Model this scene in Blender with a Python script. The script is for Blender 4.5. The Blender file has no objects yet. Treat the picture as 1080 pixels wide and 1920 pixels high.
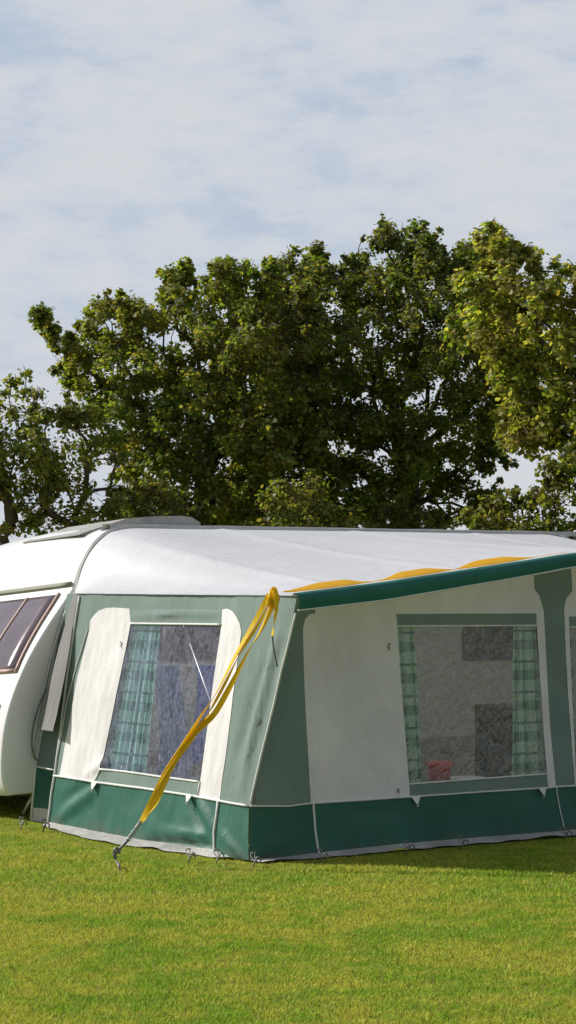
import bpy, bmesh, math, random
import numpy as np
from mathutils import Vector, noise
from mathutils.geometry import tessellate_polygon
random.seed(7); rng = np.random.default_rng(7)
scene = bpy.context.scene
COL = scene.collection
R = math.radians
F = 4236.0; HY = 1090.0; EYE = 1.75       # focal length (px of the 1080 wide photo), horizon row, eye height
CAM = Vector((0, 0, EYE))
def V(*a): return Vector(a)

# ------------------------------------------------------------------ materials
def mat(name):
    m = bpy.data.materials.new(name); m.use_nodes = True
    nt = m.node_tree; nt.nodes.clear()
    out = nt.nodes.new('ShaderNodeOutputMaterial')
    return m, nt, out
def nd(nt, t, **kw):
    n = nt.nodes.new(t)
    for k, v in kw.items():
        if k.startswith('i_'): n.inputs[k[2:].replace('_', ' ')].default_value = v
        else: setattr(n, k, v)
    return n
def math_n(nt, op, a, b=None):
    n = nt.nodes.new('ShaderNodeMath'); n.operation = op
    for i, x in enumerate((a, b)):
        if x is None: continue
        if isinstance(x, (int, float)): n.inputs[i].default_value = x
        else: nt.links.new(x, n.inputs[i])
    return n.outputs[0]
def mixc(nt, fac, a, b, mode='MIX'):
    n = nt.nodes.new('ShaderNodeMix'); n.data_type = 'RGBA'; n.blend_type = mode
    for sock, x in ((n.inputs[0], fac), (n.inputs[6], a), (n.inputs[7], b)):
        if isinstance(x, (int, float)): sock.default_value = x
        elif isinstance(x, (tuple, list)): sock.default_value = (x[0], x[1], x[2], 1)
        else: nt.links.new(x, sock)
    return n.outputs[2]
def ramp(nt, fac, a, b, ca=(0, 0, 0), cb=(1, 1, 1)):
    n = nt.nodes.new('ShaderNodeValToRGB')
    n.color_ramp.elements[0].position = a; n.color_ramp.elements[1].position = b
    n.color_ramp.elements[0].color = (*ca, 1); n.color_ramp.elements[1].color = (*cb, 1)
    nt.links.new(fac, n.inputs[0]); return n.outputs[0]
def noise_t(nt, vec, scale, detail=3, rough=.5):
    n = nd(nt, 'ShaderNodeTexNoise'); n.inputs['Scale'].default_value = scale
    n.inputs['Detail'].default_value = detail; n.inputs['Roughness'].default_value = rough
    if vec is not None: nt.links.new(vec, n.inputs['Vector'])
    return n.outputs['Fac']
def bump(nt, h, strength, dist=.01, normal=None):
    b = nd(nt, 'ShaderNodeBump'); b.inputs['Strength'].default_value = strength; b.inputs['Distance'].default_value = dist
    nt.links.new(h, b.inputs['Height'])
    if normal: nt.links.new(normal, b.inputs['Normal'])
    return b.outputs[0]
def mapping(nt, vec, sc):
    n = nd(nt, 'ShaderNodeMapping'); n.inputs['Scale'].default_value = sc; nt.links.new(vec, n.inputs['Vector']); return n.outputs[0]

def cloth(name, col, transl=.2, rough=.8, weave=900, var=.12, dirt=.25, wr=.35, spec=.3, tcol=None, mud=False):
    m, nt, out = mat(name)
    co = nd(nt, 'ShaderNodeTexCoord').outputs['Object']
    n1 = noise_t(nt, co, 2.2, 4, .6); n2 = noise_t(nt, mapping(nt, co, (9, 9, 3)), 1.6, 4, .6)
    c = mixc(nt, ramp(nt, n1, .35, .7), [x * (1 - var) for x in col], [min(1, x * (1 + var * .5)) for x in col])
    dirtc = [col[0] * .72, col[1] * .70, col[2] * .64]
    c = mixc(nt, math_n(nt, 'MULTIPLY', ramp(nt, n2, .52, .8), dirt), c, dirtc)
    fine = noise_t(nt, co, weave * .25, 2, .6)
    c = mixc(nt, .12, c, mixc(nt, 1.0, c, ramp(nt, fine, .3, .7, (.6, .6, .6), (1, 1, 1)), 'MULTIPLY'))
    if mud:
        sz = nd(nt, 'ShaderNodeSeparateXYZ'); nt.links.new(nd(nt, 'ShaderNodeNewGeometry').outputs['Position'], sz.inputs[0])
        mz = math_n(nt, 'SUBTRACT', math_n(nt, 'ADD', math_n(nt, 'MULTIPLY', noise_t(nt, co, 7, 5, .7), .30), -.06), sz.outputs[2])
        c = mixc(nt, math_n(nt, 'MULTIPLY', ramp(nt, mz, 0, .10), .55), c, (.10, .085, .05))
        c = mixc(nt, math_n(nt, 'MULTIPLY', ramp(nt, noise_t(nt, co, 60, 2, .5), .66, .74), .35), c, (.16, .15, .10))
    w = noise_t(nt, mapping(nt, co, (1, 1, .35)), 11, 4, .55)
    nm = bump(nt, w, wr, .02)
    nm = bump(nt, fine, .12, .002, nm)
    p = nd(nt, 'ShaderNodeBsdfPrincipled'); p.inputs['Roughness'].default_value = rough
    p.inputs['Specular IOR Level'].default_value = spec
    nt.links.new(c, p.inputs['Base Color']); nt.links.new(nm, p.inputs['Normal'])
    if transl > 0:
        t = nd(nt, 'ShaderNodeBsdfTranslucent')
        if tcol: t.inputs[0].default_value = (*tcol, 1)
        else: nt.links.new(c, t.inputs[0])
        nt.links.new(nm, t.inputs['Normal'])
        mx = nd(nt, 'ShaderNodeMixShader'); mx.inputs[0].default_value = transl
        nt.links.new(p.outputs[0], mx.inputs[1]); nt.links.new(t.outputs[0], mx.inputs[2])
        nt.links.new(mx.outputs[0], out.inputs[0])
    else: nt.links.new(p.outputs[0], out.inputs[0])
    return m
def solid(name, col, rough=.5, metal=0, var=.15, scale=6, bmp=.1, spec=.5, coat=0):
    m, nt, out = mat(name)
    co = nd(nt, 'ShaderNodeTexCoord').outputs['Object']
    n1 = noise_t(nt, co, scale, 5, .65)
    c = mixc(nt, ramp(nt, n1, .3, .75), [x * (1 - var) for x in col], col)
    p = nd(nt, 'ShaderNodeBsdfPrincipled'); p.inputs['Metallic'].default_value = metal
    p.inputs['Specular IOR Level'].default_value = spec; p.inputs['Coat Weight'].default_value = coat
    nt.links.new(c, p.inputs['Base Color'])
    rr = math_n(nt, 'ADD', math_n(nt, 'MULTIPLY', n1, .25), rough - .12); nt.links.new(rr, p.inputs['Roughness'])
    if bmp: nt.links.new(bump(nt, noise_t(nt, co, scale * 5, 3), bmp, .01), p.inputs['Normal'])
    nt.links.new(p.outputs[0], out.inputs[0]); return m
def film(name, tint, haze, hazecol, wr=.5, refl=.12, rot=.5, st=(6, 6, 1.2)):
    """clear pvc window film: see-through with a milky haze and wrinkled reflections"""
    m, nt, out = mat(name)
    co = nd(nt, 'ShaderNodeTexCoord').outputs['Object']
    rt = nd(nt, 'ShaderNodeMapping'); rt.inputs['Rotation'].default_value = (0, rot, 0); nt.links.new(co, rt.inputs['Vector'])
    w0 = noise_t(nt, mapping(nt, rt.outputs[0], st), 2.2, 3, .5); w1 = noise_t(nt, mapping(nt, co, (1, 1, .6)), 10, 4, .6)
    wf = noise_t(nt, co, 38, 3, .6); cr = math_n(nt, 'ABSOLUTE', math_n(nt, 'SUBTRACT', w0, .5))
    w2 = math_n(nt, 'ADD', math_n(nt, 'MULTIPLY', w0, .25), math_n(nt, 'ADD', math_n(nt, 'MULTIPLY', w1, .15), math_n(nt, 'MULTIPLY', wf, .60)))
    nm = bump(nt, ramp(nt, cr, 0, .12), wr, .02); nm = bump(nt, w1, wr * .8, .03, nm); nm = bump(nt, wf, wr * .35, .01, nm)
    tr = nd(nt, 'ShaderNodeBsdfTransparent'); tr.inputs[0].default_value = (*tint, 1)
    df = nd(nt, 'ShaderNodeBsdfDiffuse'); df.inputs[0].default_value = (*hazecol, 1); nt.links.new(nm, df.inputs['Normal'])
    gl = nd(nt, 'ShaderNodeBsdfGlossy'); gl.inputs['Roughness'].default_value = .34; nt.links.new(nm, gl.inputs['Normal'])
    a = nd(nt, 'ShaderNodeMixShader')
    line = ramp(nt, cr, 0, .022, (.9, .9, .9), (0, 0, 0)); brk = ramp(nt, noise_t(nt, co, 5, 3, .6), .46, .62)
    crease_glint = math_n(nt, 'MULTIPLY', math_n(nt, 'MULTIPLY', line, brk), .35)  # highlights on the creases, painted as thin broken pale lines in the haze
    hz0 = math_n(nt, 'MULTIPLY', ramp(nt, w2, .40, .60, (.1, .1, .1), (1.1, 1.1, 1.1)), haze); hz = math_n(nt, 'ADD', hz0, crease_glint); nt.links.new(hz, a.inputs[0])
    nt.links.new(tr.outputs[0], a.inputs[1]); nt.links.new(df.outputs[0], a.inputs[2])
    b = nd(nt, 'ShaderNodeMixShader')
    fr = nd(nt, 'ShaderNodeLayerWeight'); fr.inputs[0].default_value = .5; nt.links.new(nm, fr.inputs['Normal'])
    nt.links.new(math_n(nt, 'ADD', math_n(nt, 'MULTIPLY', math_n(nt, 'POWER', fr.outputs['Facing'], 4), .6), refl), b.inputs[0])
    nt.links.new(a.outputs[0], b.inputs[1]); nt.links.new(gl.outputs[0], b.inputs[2])
    nt.links.new(b.outputs[0], out.inputs[0]); return m
def plaid(name, pale, mid, dark):
    m, nt, out = mat(name)
    uv = nd(nt, 'ShaderNodeTexCoord').outputs['UV']
    sp = nd(nt, 'ShaderNodeSeparateXYZ'); nt.links.new(uv, sp.inputs[0])
    def stripes(x, period, lo, hi):
        fr = math_n(nt, 'FRACT', math_n(nt, 'DIVIDE', x, period))
        return math_n(nt, 'MULTIPLY', math_n(nt, 'GREATER_THAN', fr, lo), math_n(nt, 'LESS_THAN', fr, hi))
    sx = stripes(sp.outputs[0], .16, .05, .45); sy = stripes(sp.outputs[1], .21, .1, .42)
    tx = stripes(sp.outputs[0], .16, .62, .70); ty = stripes(sp.outputs[1], .21, .66, .74)
    c = mixc(nt, math_n(nt, 'MULTIPLY', sx, .8), pale, mid)
    c = mixc(nt, math_n(nt, 'MULTIPLY', sy, .8), c, mixc(nt, sx, mid, dark))
    c = mixc(nt, math_n(nt, 'MULTIPLY', math_n(nt, 'MAXIMUM', tx, ty), .8), c, dark)
    p = nd(nt, 'ShaderNodeBsdfPrincipled'); p.inputs['Roughness'].default_value = .9
    t = nd(nt, 'ShaderNodeBsdfTranslucent'); nt.links.new(c, p.inputs['Base Color']); nt.links.new(c, t.inputs[0])
    mx = nd(nt, 'ShaderNodeMixShader'); mx.inputs[0].default_value = .35
    nt.links.new(p.outputs[0], mx.inputs[1]); nt.links.new(t.outputs[0], mx.inputs[2]); nt.links.new(mx.outputs[0], out.inputs[0])
    return m
def leafmat(name, cols, transl=.56, tmul=(1.6, 1.65, .5)):
    m, nt, out = mat(name)
    g = nd(nt, 'ShaderNodeNewGeometry'); rnd = g.outputs['Random Per Island']
    n = nt.nodes.new('ShaderNodeValToRGB'); n.color_ramp.elements[0].color = (*cols[0], 1); n.color_ramp.elements[1].color = (*cols[-1], 1)
    for i, c in enumerate(cols[1:-1]):
        e = n.color_ramp.elements.new((i + 1) / (len(cols) - 1)); e.color = (*c, 1)
    nt.links.new(rnd, n.inputs[0]); c = n.outputs[0]
    co = nd(nt, 'ShaderNodeTexCoord').outputs['Object']
    big = noise_t(nt, co, 1.3, 3, .6)
    c = mixc(nt, ramp(nt, big, .42, .68), c, mixc(nt, .55, c, cols[-2]))
    p = nd(nt, 'ShaderNodeBsdfPrincipled'); p.inputs['Roughness'].default_value = .5; p.inputs['Specular IOR Level'].default_value = .25
    nt.links.new(c, p.inputs['Base Color'])
    t = nd(nt, 'ShaderNodeBsdfTranslucent'); tc = mixc(nt, 1.0, c, tmul, 'MULTIPLY'); nt.links.new(tc, t.inputs[0])
    mx = nd(nt, 'ShaderNodeMixShader'); mx.inputs[0].default_value = transl
    nt.links.new(p.outputs[0], mx.inputs[1]); nt.links.new(t.outputs[0], mx.inputs[2]); nt.links.new(mx.outputs[0], out.inputs[0])
    return m

M = {}
M['white_panel'] = cloth('cream canvas', (.81, .78, .77), .015, .8, dirt=.22, wr=.55)
M['roof'] = cloth('white coated roof canvas', (.80, .80, .82), .26, .5, dirt=.12, wr=.35, var=.05, spec=.45)
M['sage'] = cloth('sage green canvas', (.21, .28, .25), .04, .8, dirt=.2)
M['teal'] = cloth('dark green coated canvas', (.025, .130, .092), .02, .55, dirt=.3, wr=.5, spec=.35, mud=True)
M['valance'] = cloth('dark green valance canvas', (.020, .150, .118), .03, .6)
M['piping'] = solid('white piping', (.80, .80, .76), .6, var=.25)
M['skirt'] = cloth('pale plastic ground flap', (.62, .60, .56), .1, .5, dirt=.8, var=.30, wr=.9)
M['greycloth'] = cloth('grey lining cloth', (.24, .235, .225), .1, .9)
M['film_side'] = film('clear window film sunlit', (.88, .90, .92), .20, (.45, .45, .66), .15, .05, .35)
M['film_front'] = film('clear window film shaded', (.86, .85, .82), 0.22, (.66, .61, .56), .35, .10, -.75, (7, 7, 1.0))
M['curtain'] = plaid('green plaid curtain', (.75, 1.0, .82), (.18, .55, .40), (.006, .09, .06))
M['curtain2'] = plaid('turquoise plaid curtain', (.50, .85, .80), (.20, .55, .50), (.03, .22, .22))
M['steel'] = solid('galvanised steel', (.55, .55, .56), .4, 1, var=.4, scale=20)
M['darksteel'] = solid('dull dark steel', (.24, .24, .24), .5, .8, var=.4, scale=30)
M['yellow'] = cloth('yellow webbing', (1.0, .72, .03), .34, .65, weave=2000, dirt=.2, var=.12, tcol=(1, .74, .05))
M['webbing_thin'] = cloth('thin yellow webbing', (1.0, .64, .06), .5, .65, weave=2000, dirt=.2, var=.12, tcol=(1, .72, .14))
M['paleedge'] = solid('pale weathered roof edge', (.62, .61, .58), .8, var=.3, scale=12)
M['rubber'] = solid('black rubber', (.02, .02, .022), .7)
M['body'] = solid('white caravan skin', (.80, .80, .78), .35, var=.05, scale=2, bmp=.03, coat=.2)
M['bodyroof'] = solid('grey weathered roof skin', (.44, .43, .40), .9, var=.4, scale=5, spec=.2)
M['trimgrey'] = solid('grey awning rail', (.62, .62, .59), .5, .0, var=.3, scale=15)
M['gutter'] = solid('olive grey trim strip', (.24, .24, .17), .6, var=.3)
M['caravan_glass'] = solid('tinted acrylic', (.16, .125, .145), .15, var=.3, scale=3, bmp=.02)
M['peach'] = solid('peach window seal', (.50, .33, .26), .5, var=.25)
M['badge'] = solid('faded badge', (.18, .09, .12), .4)
M['blue'] = cloth('blue towelling', (.14, .28, 1.0), .2, .95)
M['paleblue'] = cloth('pale blue cloth', (.42, .60, 1.0), .45, .95)
M['red'] = solid('red plastic', (.95, .01, .05), .35, var=.1)
M['whiteplastic'] = solid('white plastic', (.80, .79, .76), .4)
M['darkbox'] = solid('dark cabinet', (.055, .055, .05), .6)
M['bark'] = solid('bark', (.13, .105, .075), .9, var=.5, scale=9, bmp=.8, spec=.1)
M['leafA'] = leafmat('sycamore leaves', [(.06, .12, .022), (.125, .195, .03), (.21, .27, .045), (.21, .165, .055), (.36, .38, .13)])
M['leafB'] = leafmat('dark green leaves', [(.04, .09, .018), (.085, .145, .024), (.155, .21, .035), (.165, .13, .05), (.29, .33, .10)])
M['leafC'] = leafmat('yellow green leaves', [(.09, .165, .024), (.20, .29, .04), (.33, .39, .07), (.30, .22, .07), (.56, .56, .21)])

# ------------------------------------------------------------------ object helpers
LOC = {}
def thing(name, label, cat, loc, group=None):
    o = bpy.data.objects.new(name, None); COL.objects.link(o); o.location = loc; o.empty_display_size = .1
    o['label'] = label; o['category'] = cat
    if group: o['group'] = group
    LOC[o.name] = Vector(loc); return o
def link(name, me, m, parent=None, smooth=True, label=None):
    o = bpy.data.objects.new(name, me); COL.objects.link(o)
    if isinstance(m, (list, tuple)):
        for k in m: me.materials.append(k)
    else: me.materials.append(m)
    if smooth:
        me.polygons.foreach_set('use_smooth', [True] * len(me.polygons))
    if parent:
        L = LOC[parent.name]; me.transform(__import__('mathutils').Matrix.Translation(-L))
        o.parent = parent; LOC[o.name] = L
    if label: o['label'] = label
    return o
def single(name, me, m, label, cat, origin, group=None, smooth=True):
    me.transform(__import__('mathutils').Matrix.Translation(-Vector(origin)))
    o = link(name, me, m, None, smooth); o.location = origin; o['label'] = label; o['category'] = cat
    if group: o['group'] = group
    return o
class Geo:
    def __init__(s): s.v = []; s.f = []; s.uv = {}
    def add(s, vs, fs):
        b = len(s.v); s.v += [tuple(x) for x in vs]; s.f += [tuple(i + b for i in f) for f in fs]; return s
    def box(s, c, ax, ay, az):           # centre and half axes
        c = Vector(c); vs = [c + ax * i + ay * j + az * k for i in (-1, 1) for j in (-1, 1) for k in (-1, 1)]
        return s.add(vs, [(0, 1, 3, 2), (4, 6, 7, 5), (0, 4, 5, 1), (2, 3, 7, 6), (0, 2, 6, 4), (1, 5, 7, 3)])
    def tube(s, pts, r, n=8, caps=True):
        pts = [Vector(p) for p in pts]
        rs = r if isinstance(r, (list, tuple)) else [r] * len(pts)
        up = None; rings = []
        for i, p in enumerate(pts):
            t = (pts[min(i + 1, len(pts) - 1)] - pts[max(i - 1, 0)]).normalized()
            if up is None:
                a = Vector((0, 0, 1)) if abs(t.z) < .9 else Vector((1, 0, 0)); up = (a - t * a.dot(t)).normalized()
            else:
                up = up - t * up.dot(t)
                up = up.normalized() if up.length > 1e-6 else t.orthogonal().normalized()
            sd = t.cross(up)
            rings.append([p + (up * math.cos(2 * math.pi * k / n) + sd * math.sin(2 * math.pi * k / n)) * rs[i] for k in range(n)])
        vs = [q for rg in rings for q in rg]; fs = []
        for i in range(len(rings) - 1):
            for k in range(n):
                fs.append((i * n + k, i * n + (k + 1) % n, (i + 1) * n + (k + 1) % n, (i + 1) * n + k))
        if caps: fs += [tuple(range(n - 1, -1, -1)), tuple((len(rings) - 1) * n + k for k in range(n))]
        return s.add(vs, fs)
    def lathe(s, c, prof, n=20):
        c = Vector(c); vs = []; fs = []
        for (r, z) in prof:
            vs += [c + V(r * math.cos(2 * math.pi * k / n), r * math.sin(2 * math.pi * k / n), z) for k in range(n)]
        for i in range(len(prof) - 1):
            for k in range(n): fs.append((i * n + k, i * n + (k + 1) % n, (i + 1) * n + (k + 1) % n, (i + 1) * n + k))
        return s.add(vs, fs)
    def ribbon(s, pts, wvecs, th=.003):
        n = len(pts); vs = []; fs = []
        for i, (p, w) in enumerate(zip(pts, wvecs)):
            t = (Vector(pts[min(i + 1, n - 1)]) - Vector(pts[max(i - 1, 0)])).normalized()
            nn = t.cross(w); nn = nn.normalized() * th if nn.length > 1e-9 else V(0, 0, th)
            p = Vector(p); vs += [p - w - nn, p + w - nn, p + w + nn, p - w + nn]
        for i in range(n - 1):
            for k in range(4): fs.append((i * 4 + k, i * 4 + (k + 1) % 4, i * 4 + 4 + (k + 1) % 4, i * 4 + 4 + k))
        fs += [(0, 1, 2, 3), tuple(4 * (n - 1) + k for k in (3, 2, 1, 0))]
        return s.add(vs, fs)
    def grid(s, P):                       # P[i][j]
        a, b = len(P), len(P[0])
        return s.add([q for r in P for q in r], [(i * b + j, i * b + j + 1, (i + 1) * b + j + 1, (i + 1) * b + j) for i in range(a - 1) for j in range(b - 1)])
    def mesh(s, name='m'):
        me = bpy.data.meshes.new(name); me.from_pydata(s.v, [], s.f); me.update(); return me
def smoothpath(pts, k=6):
    pts = [Vector(p) for p in pts]; out = []
    for i in range(len(pts) - 1):
        p0 = pts[max(i - 1, 0)]; p1 = pts[i]; p2 = pts[i + 1]; p3 = pts[min(i + 2, len(pts) - 1)]
        for j in range(k):
            t = j / k
            out.append(.5 * ((2 * p1) + (p2 - p0) * t + (2 * p0 - 5 * p1 + 4 * p2 - p3) * t * t + (3 * p1 - p0 - 3 * p2 + p3) * t ** 3))
    out.append(pts[-1]); return out

# ------------------------------------------------------------------ frames of the place
def pix(px, py, Y): return V((px - 540) / F * Y, Y, EYE + (HY - py) / F * Y)
def ground(px, py):
    Y = EYE * F / (py - HY); return V((px - 540) / F * Y, Y, 0)
A = ground(467, 1617)
d = V(.815, .5795, 0).normalized(); e = V(-d.y, d.x, 0); Z = V(0, 0, 1)
class Frame:
    def __init__(s, O, a, b, n): s.O, s.a, s.b, s.n = O, a, b, n; s.N = a.cross(b).normalized(); s.mirror = None
    def st(s, px, py):
        r = V((px - 540) / F, 1, (HY - py) / F)
        t = (s.O - CAM).dot(s.N) / r.dot(s.N); p = CAM + r * t - s.O
        aa, ab, bb = s.a.dot(s.a), s.a.dot(s.b), s.b.dot(s.b); pa, pb = p.dot(s.a), p.dot(s.b)
        D = aa * bb - ab * ab; return ((pa * bb - pb * ab) / D, (pb * aa - pa * ab) / D)
    def P(s, u, t, off=0): return s.O + s.a * u + s.b * t + s.n * off
UM = 3.0; W = 6.0
nF = -e; nS = -d
FR = Frame(A, d, Z + e * .09, nF)                  # front wall, leaning back a little
SI = Frame(A, e, Z + d * .12, nS)                  # side wall, leaning in
CV = Frame(A + e * 2.92, d, Z.copy(), nF)          # caravan side
def bump_line(s, t, p0, p1, w, amp):
    dx, dy = p1[0] - p0[0], p1[1] - p0[1]; L2 = dx * dx + dy * dy
    k = ((s - p0[0]) * dx + (t - p0[1]) * dy) / L2
    kk = min(1, max(0, k)); q = math.hypot(s - p0[0] - kk * dx, t - p0[1] - kk * dy)
    return amp * math.exp(-(q / w) ** 2) * (math.sin(math.pi * min(1, max(0, k * .9 + .05))) ** .5)
FOLDS_S = []; FOLDS_F = []
def sfold(lst, fr, a, b, w, amp): lst.append((fr.st(*a), fr.st(*b), w, amp))
sfold(FOLDS_S, SI, (185, 1475), (110, 1535), .045, .022)
sfold(FOLDS_S, SI, (170, 1470), (120, 1500), .03, -.012)
sfold(FOLDS_S, SI, (375, 1500), (403, 1560), .03, .02)
sfold(FOLDS_S, SI, (358, 1500), (395, 1590), .03, -.018)
sfold(FOLDS_S, SI, (280, 1578), (400, 1585), .03, -.025)
sfold(FOLDS_S, SI, (300, 1560), (398, 1570), .03, .015)
sfold(FOLDS_S, SI, (520, 1190), (452, 1480), .03, .016)
sfold(FOLDS_S, SI, (540, 1160), (475, 1420), .025, -.007)
sfold(FOLDS_S, SI, (500, 1230), (440, 1440), .03, -.010)
for k in range(7): sfold(FOLDS_S, SI, (440 - k * 1, 1275 + k * 32), (478 - k * 4, 1262 + k * 33), .012, .0035 * (1 if k % 2 else -1))
sfold(FOLDS_S, SI, (250, 1153), (410, 1151), .012, .012)
sfold(FOLDS_S, SI, (160, 1455), (215, 1420), .03, .012)
sfold(FOLDS_S, SI, (418, 1560), (455, 1612), .018, .02)
for k in range(5): sfold(FOLDS_F, FR, (800 + 9 * k, 1190 + 16 * k), (880 + 14 * k, 1300 + 26 * k), .014, .012 * (1 if k % 2 else -1))
for k in range(6): sfold(FOLDS_F, FR, (590 + 14 * k, 1165 + 9 * k), (610 + 20 * k, 1300 + 30 * k), .03, .007 * (1 if k % 2 else -1))
for k in range(5): sfold(FOLDS_F, FR, (484, 1300 + k * 42), (560, 1292 + k * 42), .014, .005)
sfold(FOLDS_F, FR, (640, 1530), (760, 1520), .05, -.012)
sfold(FOLDS_F, FR, (830, 1500), (835, 1570), .03, .01)
sfold(FOLDS_F, FR, (920, 1500), (926, 1560), .03, .01)
sfold(FOLDS_F, FR, (480, 1600), (560, 1560), .03, .012)
def dS(s, t):
    x = .016 * noise.noise((s * 1.1, t * .9, 3)) + .005 * noise.noise((s * 5, t * 2.2, 7)) + .003 * noise.noise((s * 16, t * 7, 1))
    for f in FOLDS_S: x += 1.5 * bump_line(s, t, *f)
    if t < .45: x += .01 * noise.noise((s * 7, t * 5, 11)) * min(1, (.45 - t) * 4)
    return x
def dF(s, t):
    x = .014 * noise.noise((s * .9, t * .9, 13)) + .005 * noise.noise((s * 4, t * 2, 17)) + .0015 * noise.noise((s * 15, t * 8, 1))
    for f in FOLDS_F: x += bump_line(s, t, *f)
    if t < .45: x += .012 * noise.noise((s * 5, t * 3, 21)) * min(1, (.45 - t) * 4)
    return x
def px2(fr, pts): return [fr.st(*p) for p in pts]
def sheet(name, fr, polys, m, parent, off=0.0, disp=None, cell=.035, label=None, mirror=False, uv=False):
    """cloth cut to outlines given in the wall's own (along, up) metres"""
    bm = bmesh.new()
    for poly in polys:
        if mirror: poly = [(2 * UM - s, t) for s, t in poly]
        tris = tessellate_polygon([[V(s, t, 0) for s, t in poly]])
        vs = [bm.verts.new((s, t, 0)) for s, t in poly]
        for tr in tris:
            try: bm.faces.new([vs[i] for i in tr])
            except ValueError: pass
    bmesh.ops.remove_doubles(bm, verts=bm.verts, dist=1e-5)
    ss = [v.co.x for v in bm.verts]; ts = [v.co.y for v in bm.verts]
    for lo, hi, ax in ((min(ss), max(ss), 0), (min(ts), max(ts), 1)):
        n = int((hi - lo) / cell)
        for k in range(1, n + 1):
            x = lo + (hi - lo) * k / (n + 1)
            co = V(x, 0, 0) if ax == 0 else V(0, x, 0); no = V(1, 0, 0) if ax == 0 else V(0, 1, 0)
            bmesh.ops.bisect_plane(bm, geom=bm.verts[:] + bm.edges[:] + bm.faces[:], plane_co=co, plane_no=no, dist=1e-6)
    want = fr.n
    uvl = bm.loops.layers.uv.new('UVMap')
    for f in bm.faces:
        for l in f.loops: l[uvl].uv = (l.vert.co.x, l.vert.co.y)
    for v in bm.verts:
        s, t = v.co.x, v.co.y
        v.co = fr.P(s, t, off + (disp(s, t) if disp else 0))
    bm.normal_update()
    for f in bm.faces:
        if f.normal.dot(want) < 0: f.normal_flip()
    me = bpy.data.meshes.new(name); bm.to_mesh(me); bm.free()
    return link(name, me, m, parent, True, label)
def piping(name, fr, pts, parent, r=.006, disp=None, off=.006, m=None, mirror=False, label=None):
    pts = [(2 * UM - s, t) for s, t in pts] if mirror else pts
    P = []
    for i in range(len(pts) - 1):
        n = max(2, int(math.hypot(pts[i + 1][0] - pts[i][0], pts[i + 1][1] - pts[i][1]) / .05))
        for k in range(n):
            s = pts[i][0] + (pts[i + 1][0] - pts[i][0]) * k / n; t = pts[i][1] + (pts[i + 1][1] - pts[i][1]) * k / n
            P.append((s, t))
    P.append(pts[-1])
    return link(name, Geo().tube([fr.P(s, t, off + (disp(s, t) if disp else 0)) for s, t in P], r, 8).mesh(name), m or M['piping'], parent, True, label)

# ------------------------------------------------------------------ AWNING
aw = thing('caravan_awning', 'large caravan awning with white roof, cream window panels and dark green lower walls', 'awning', A)
# canopy front edge, on a vertical plane parallel to the front
sK, tK = SI.st(556, 1117); K = SI.P(sK, tK)
CN = Frame(V(K.x, K.y, 0), d, Z.copy(), nF)
uK = (K - A).dot(d); vK = (K - A).dot(e)
fe = []
for px, py in ((556, 1117), (620, 1109), (715, 1097), (840, 1078), (990, 1055), (1075, 1041)):
    s, t = CN.st(px, py); fe.append((s + uK, t))
ve = []
for px, py in ((560, 1144), (630, 1136), (715, 1126), (850, 1103), (915, 1092), (1000, 1077), (1077, 1062)):
    s, t = CN.st(px, py); ve.append((s + uK, t))
def finish(c):
    (u0, z0), (u1, z1) = c[-2], c[-1]
    g = (z1 - z0) / (u1 - u0); c.append((UM, z1 + g * (UM - u1) * .5))
    return c + [(2 * UM - u, z) for u, z in c[-2::-1]]
fe, ve = finish(fe), finish(ve)
def interp(c, u):
    return float(np.interp(u, [p[0] for p in c], [p[1] for p in c]))
def ismooth(c, u): return (interp(c, u - .12) + 2 * interp(c, u) + interp(c, u + .12)) / 4 if c[0][0] + .12 < u < c[-1][0] - .12 else interp(c, u)
print('K', K, 'uK', uK, 'vK', vK, 'apex', fe[len(fe) // 2])
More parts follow.
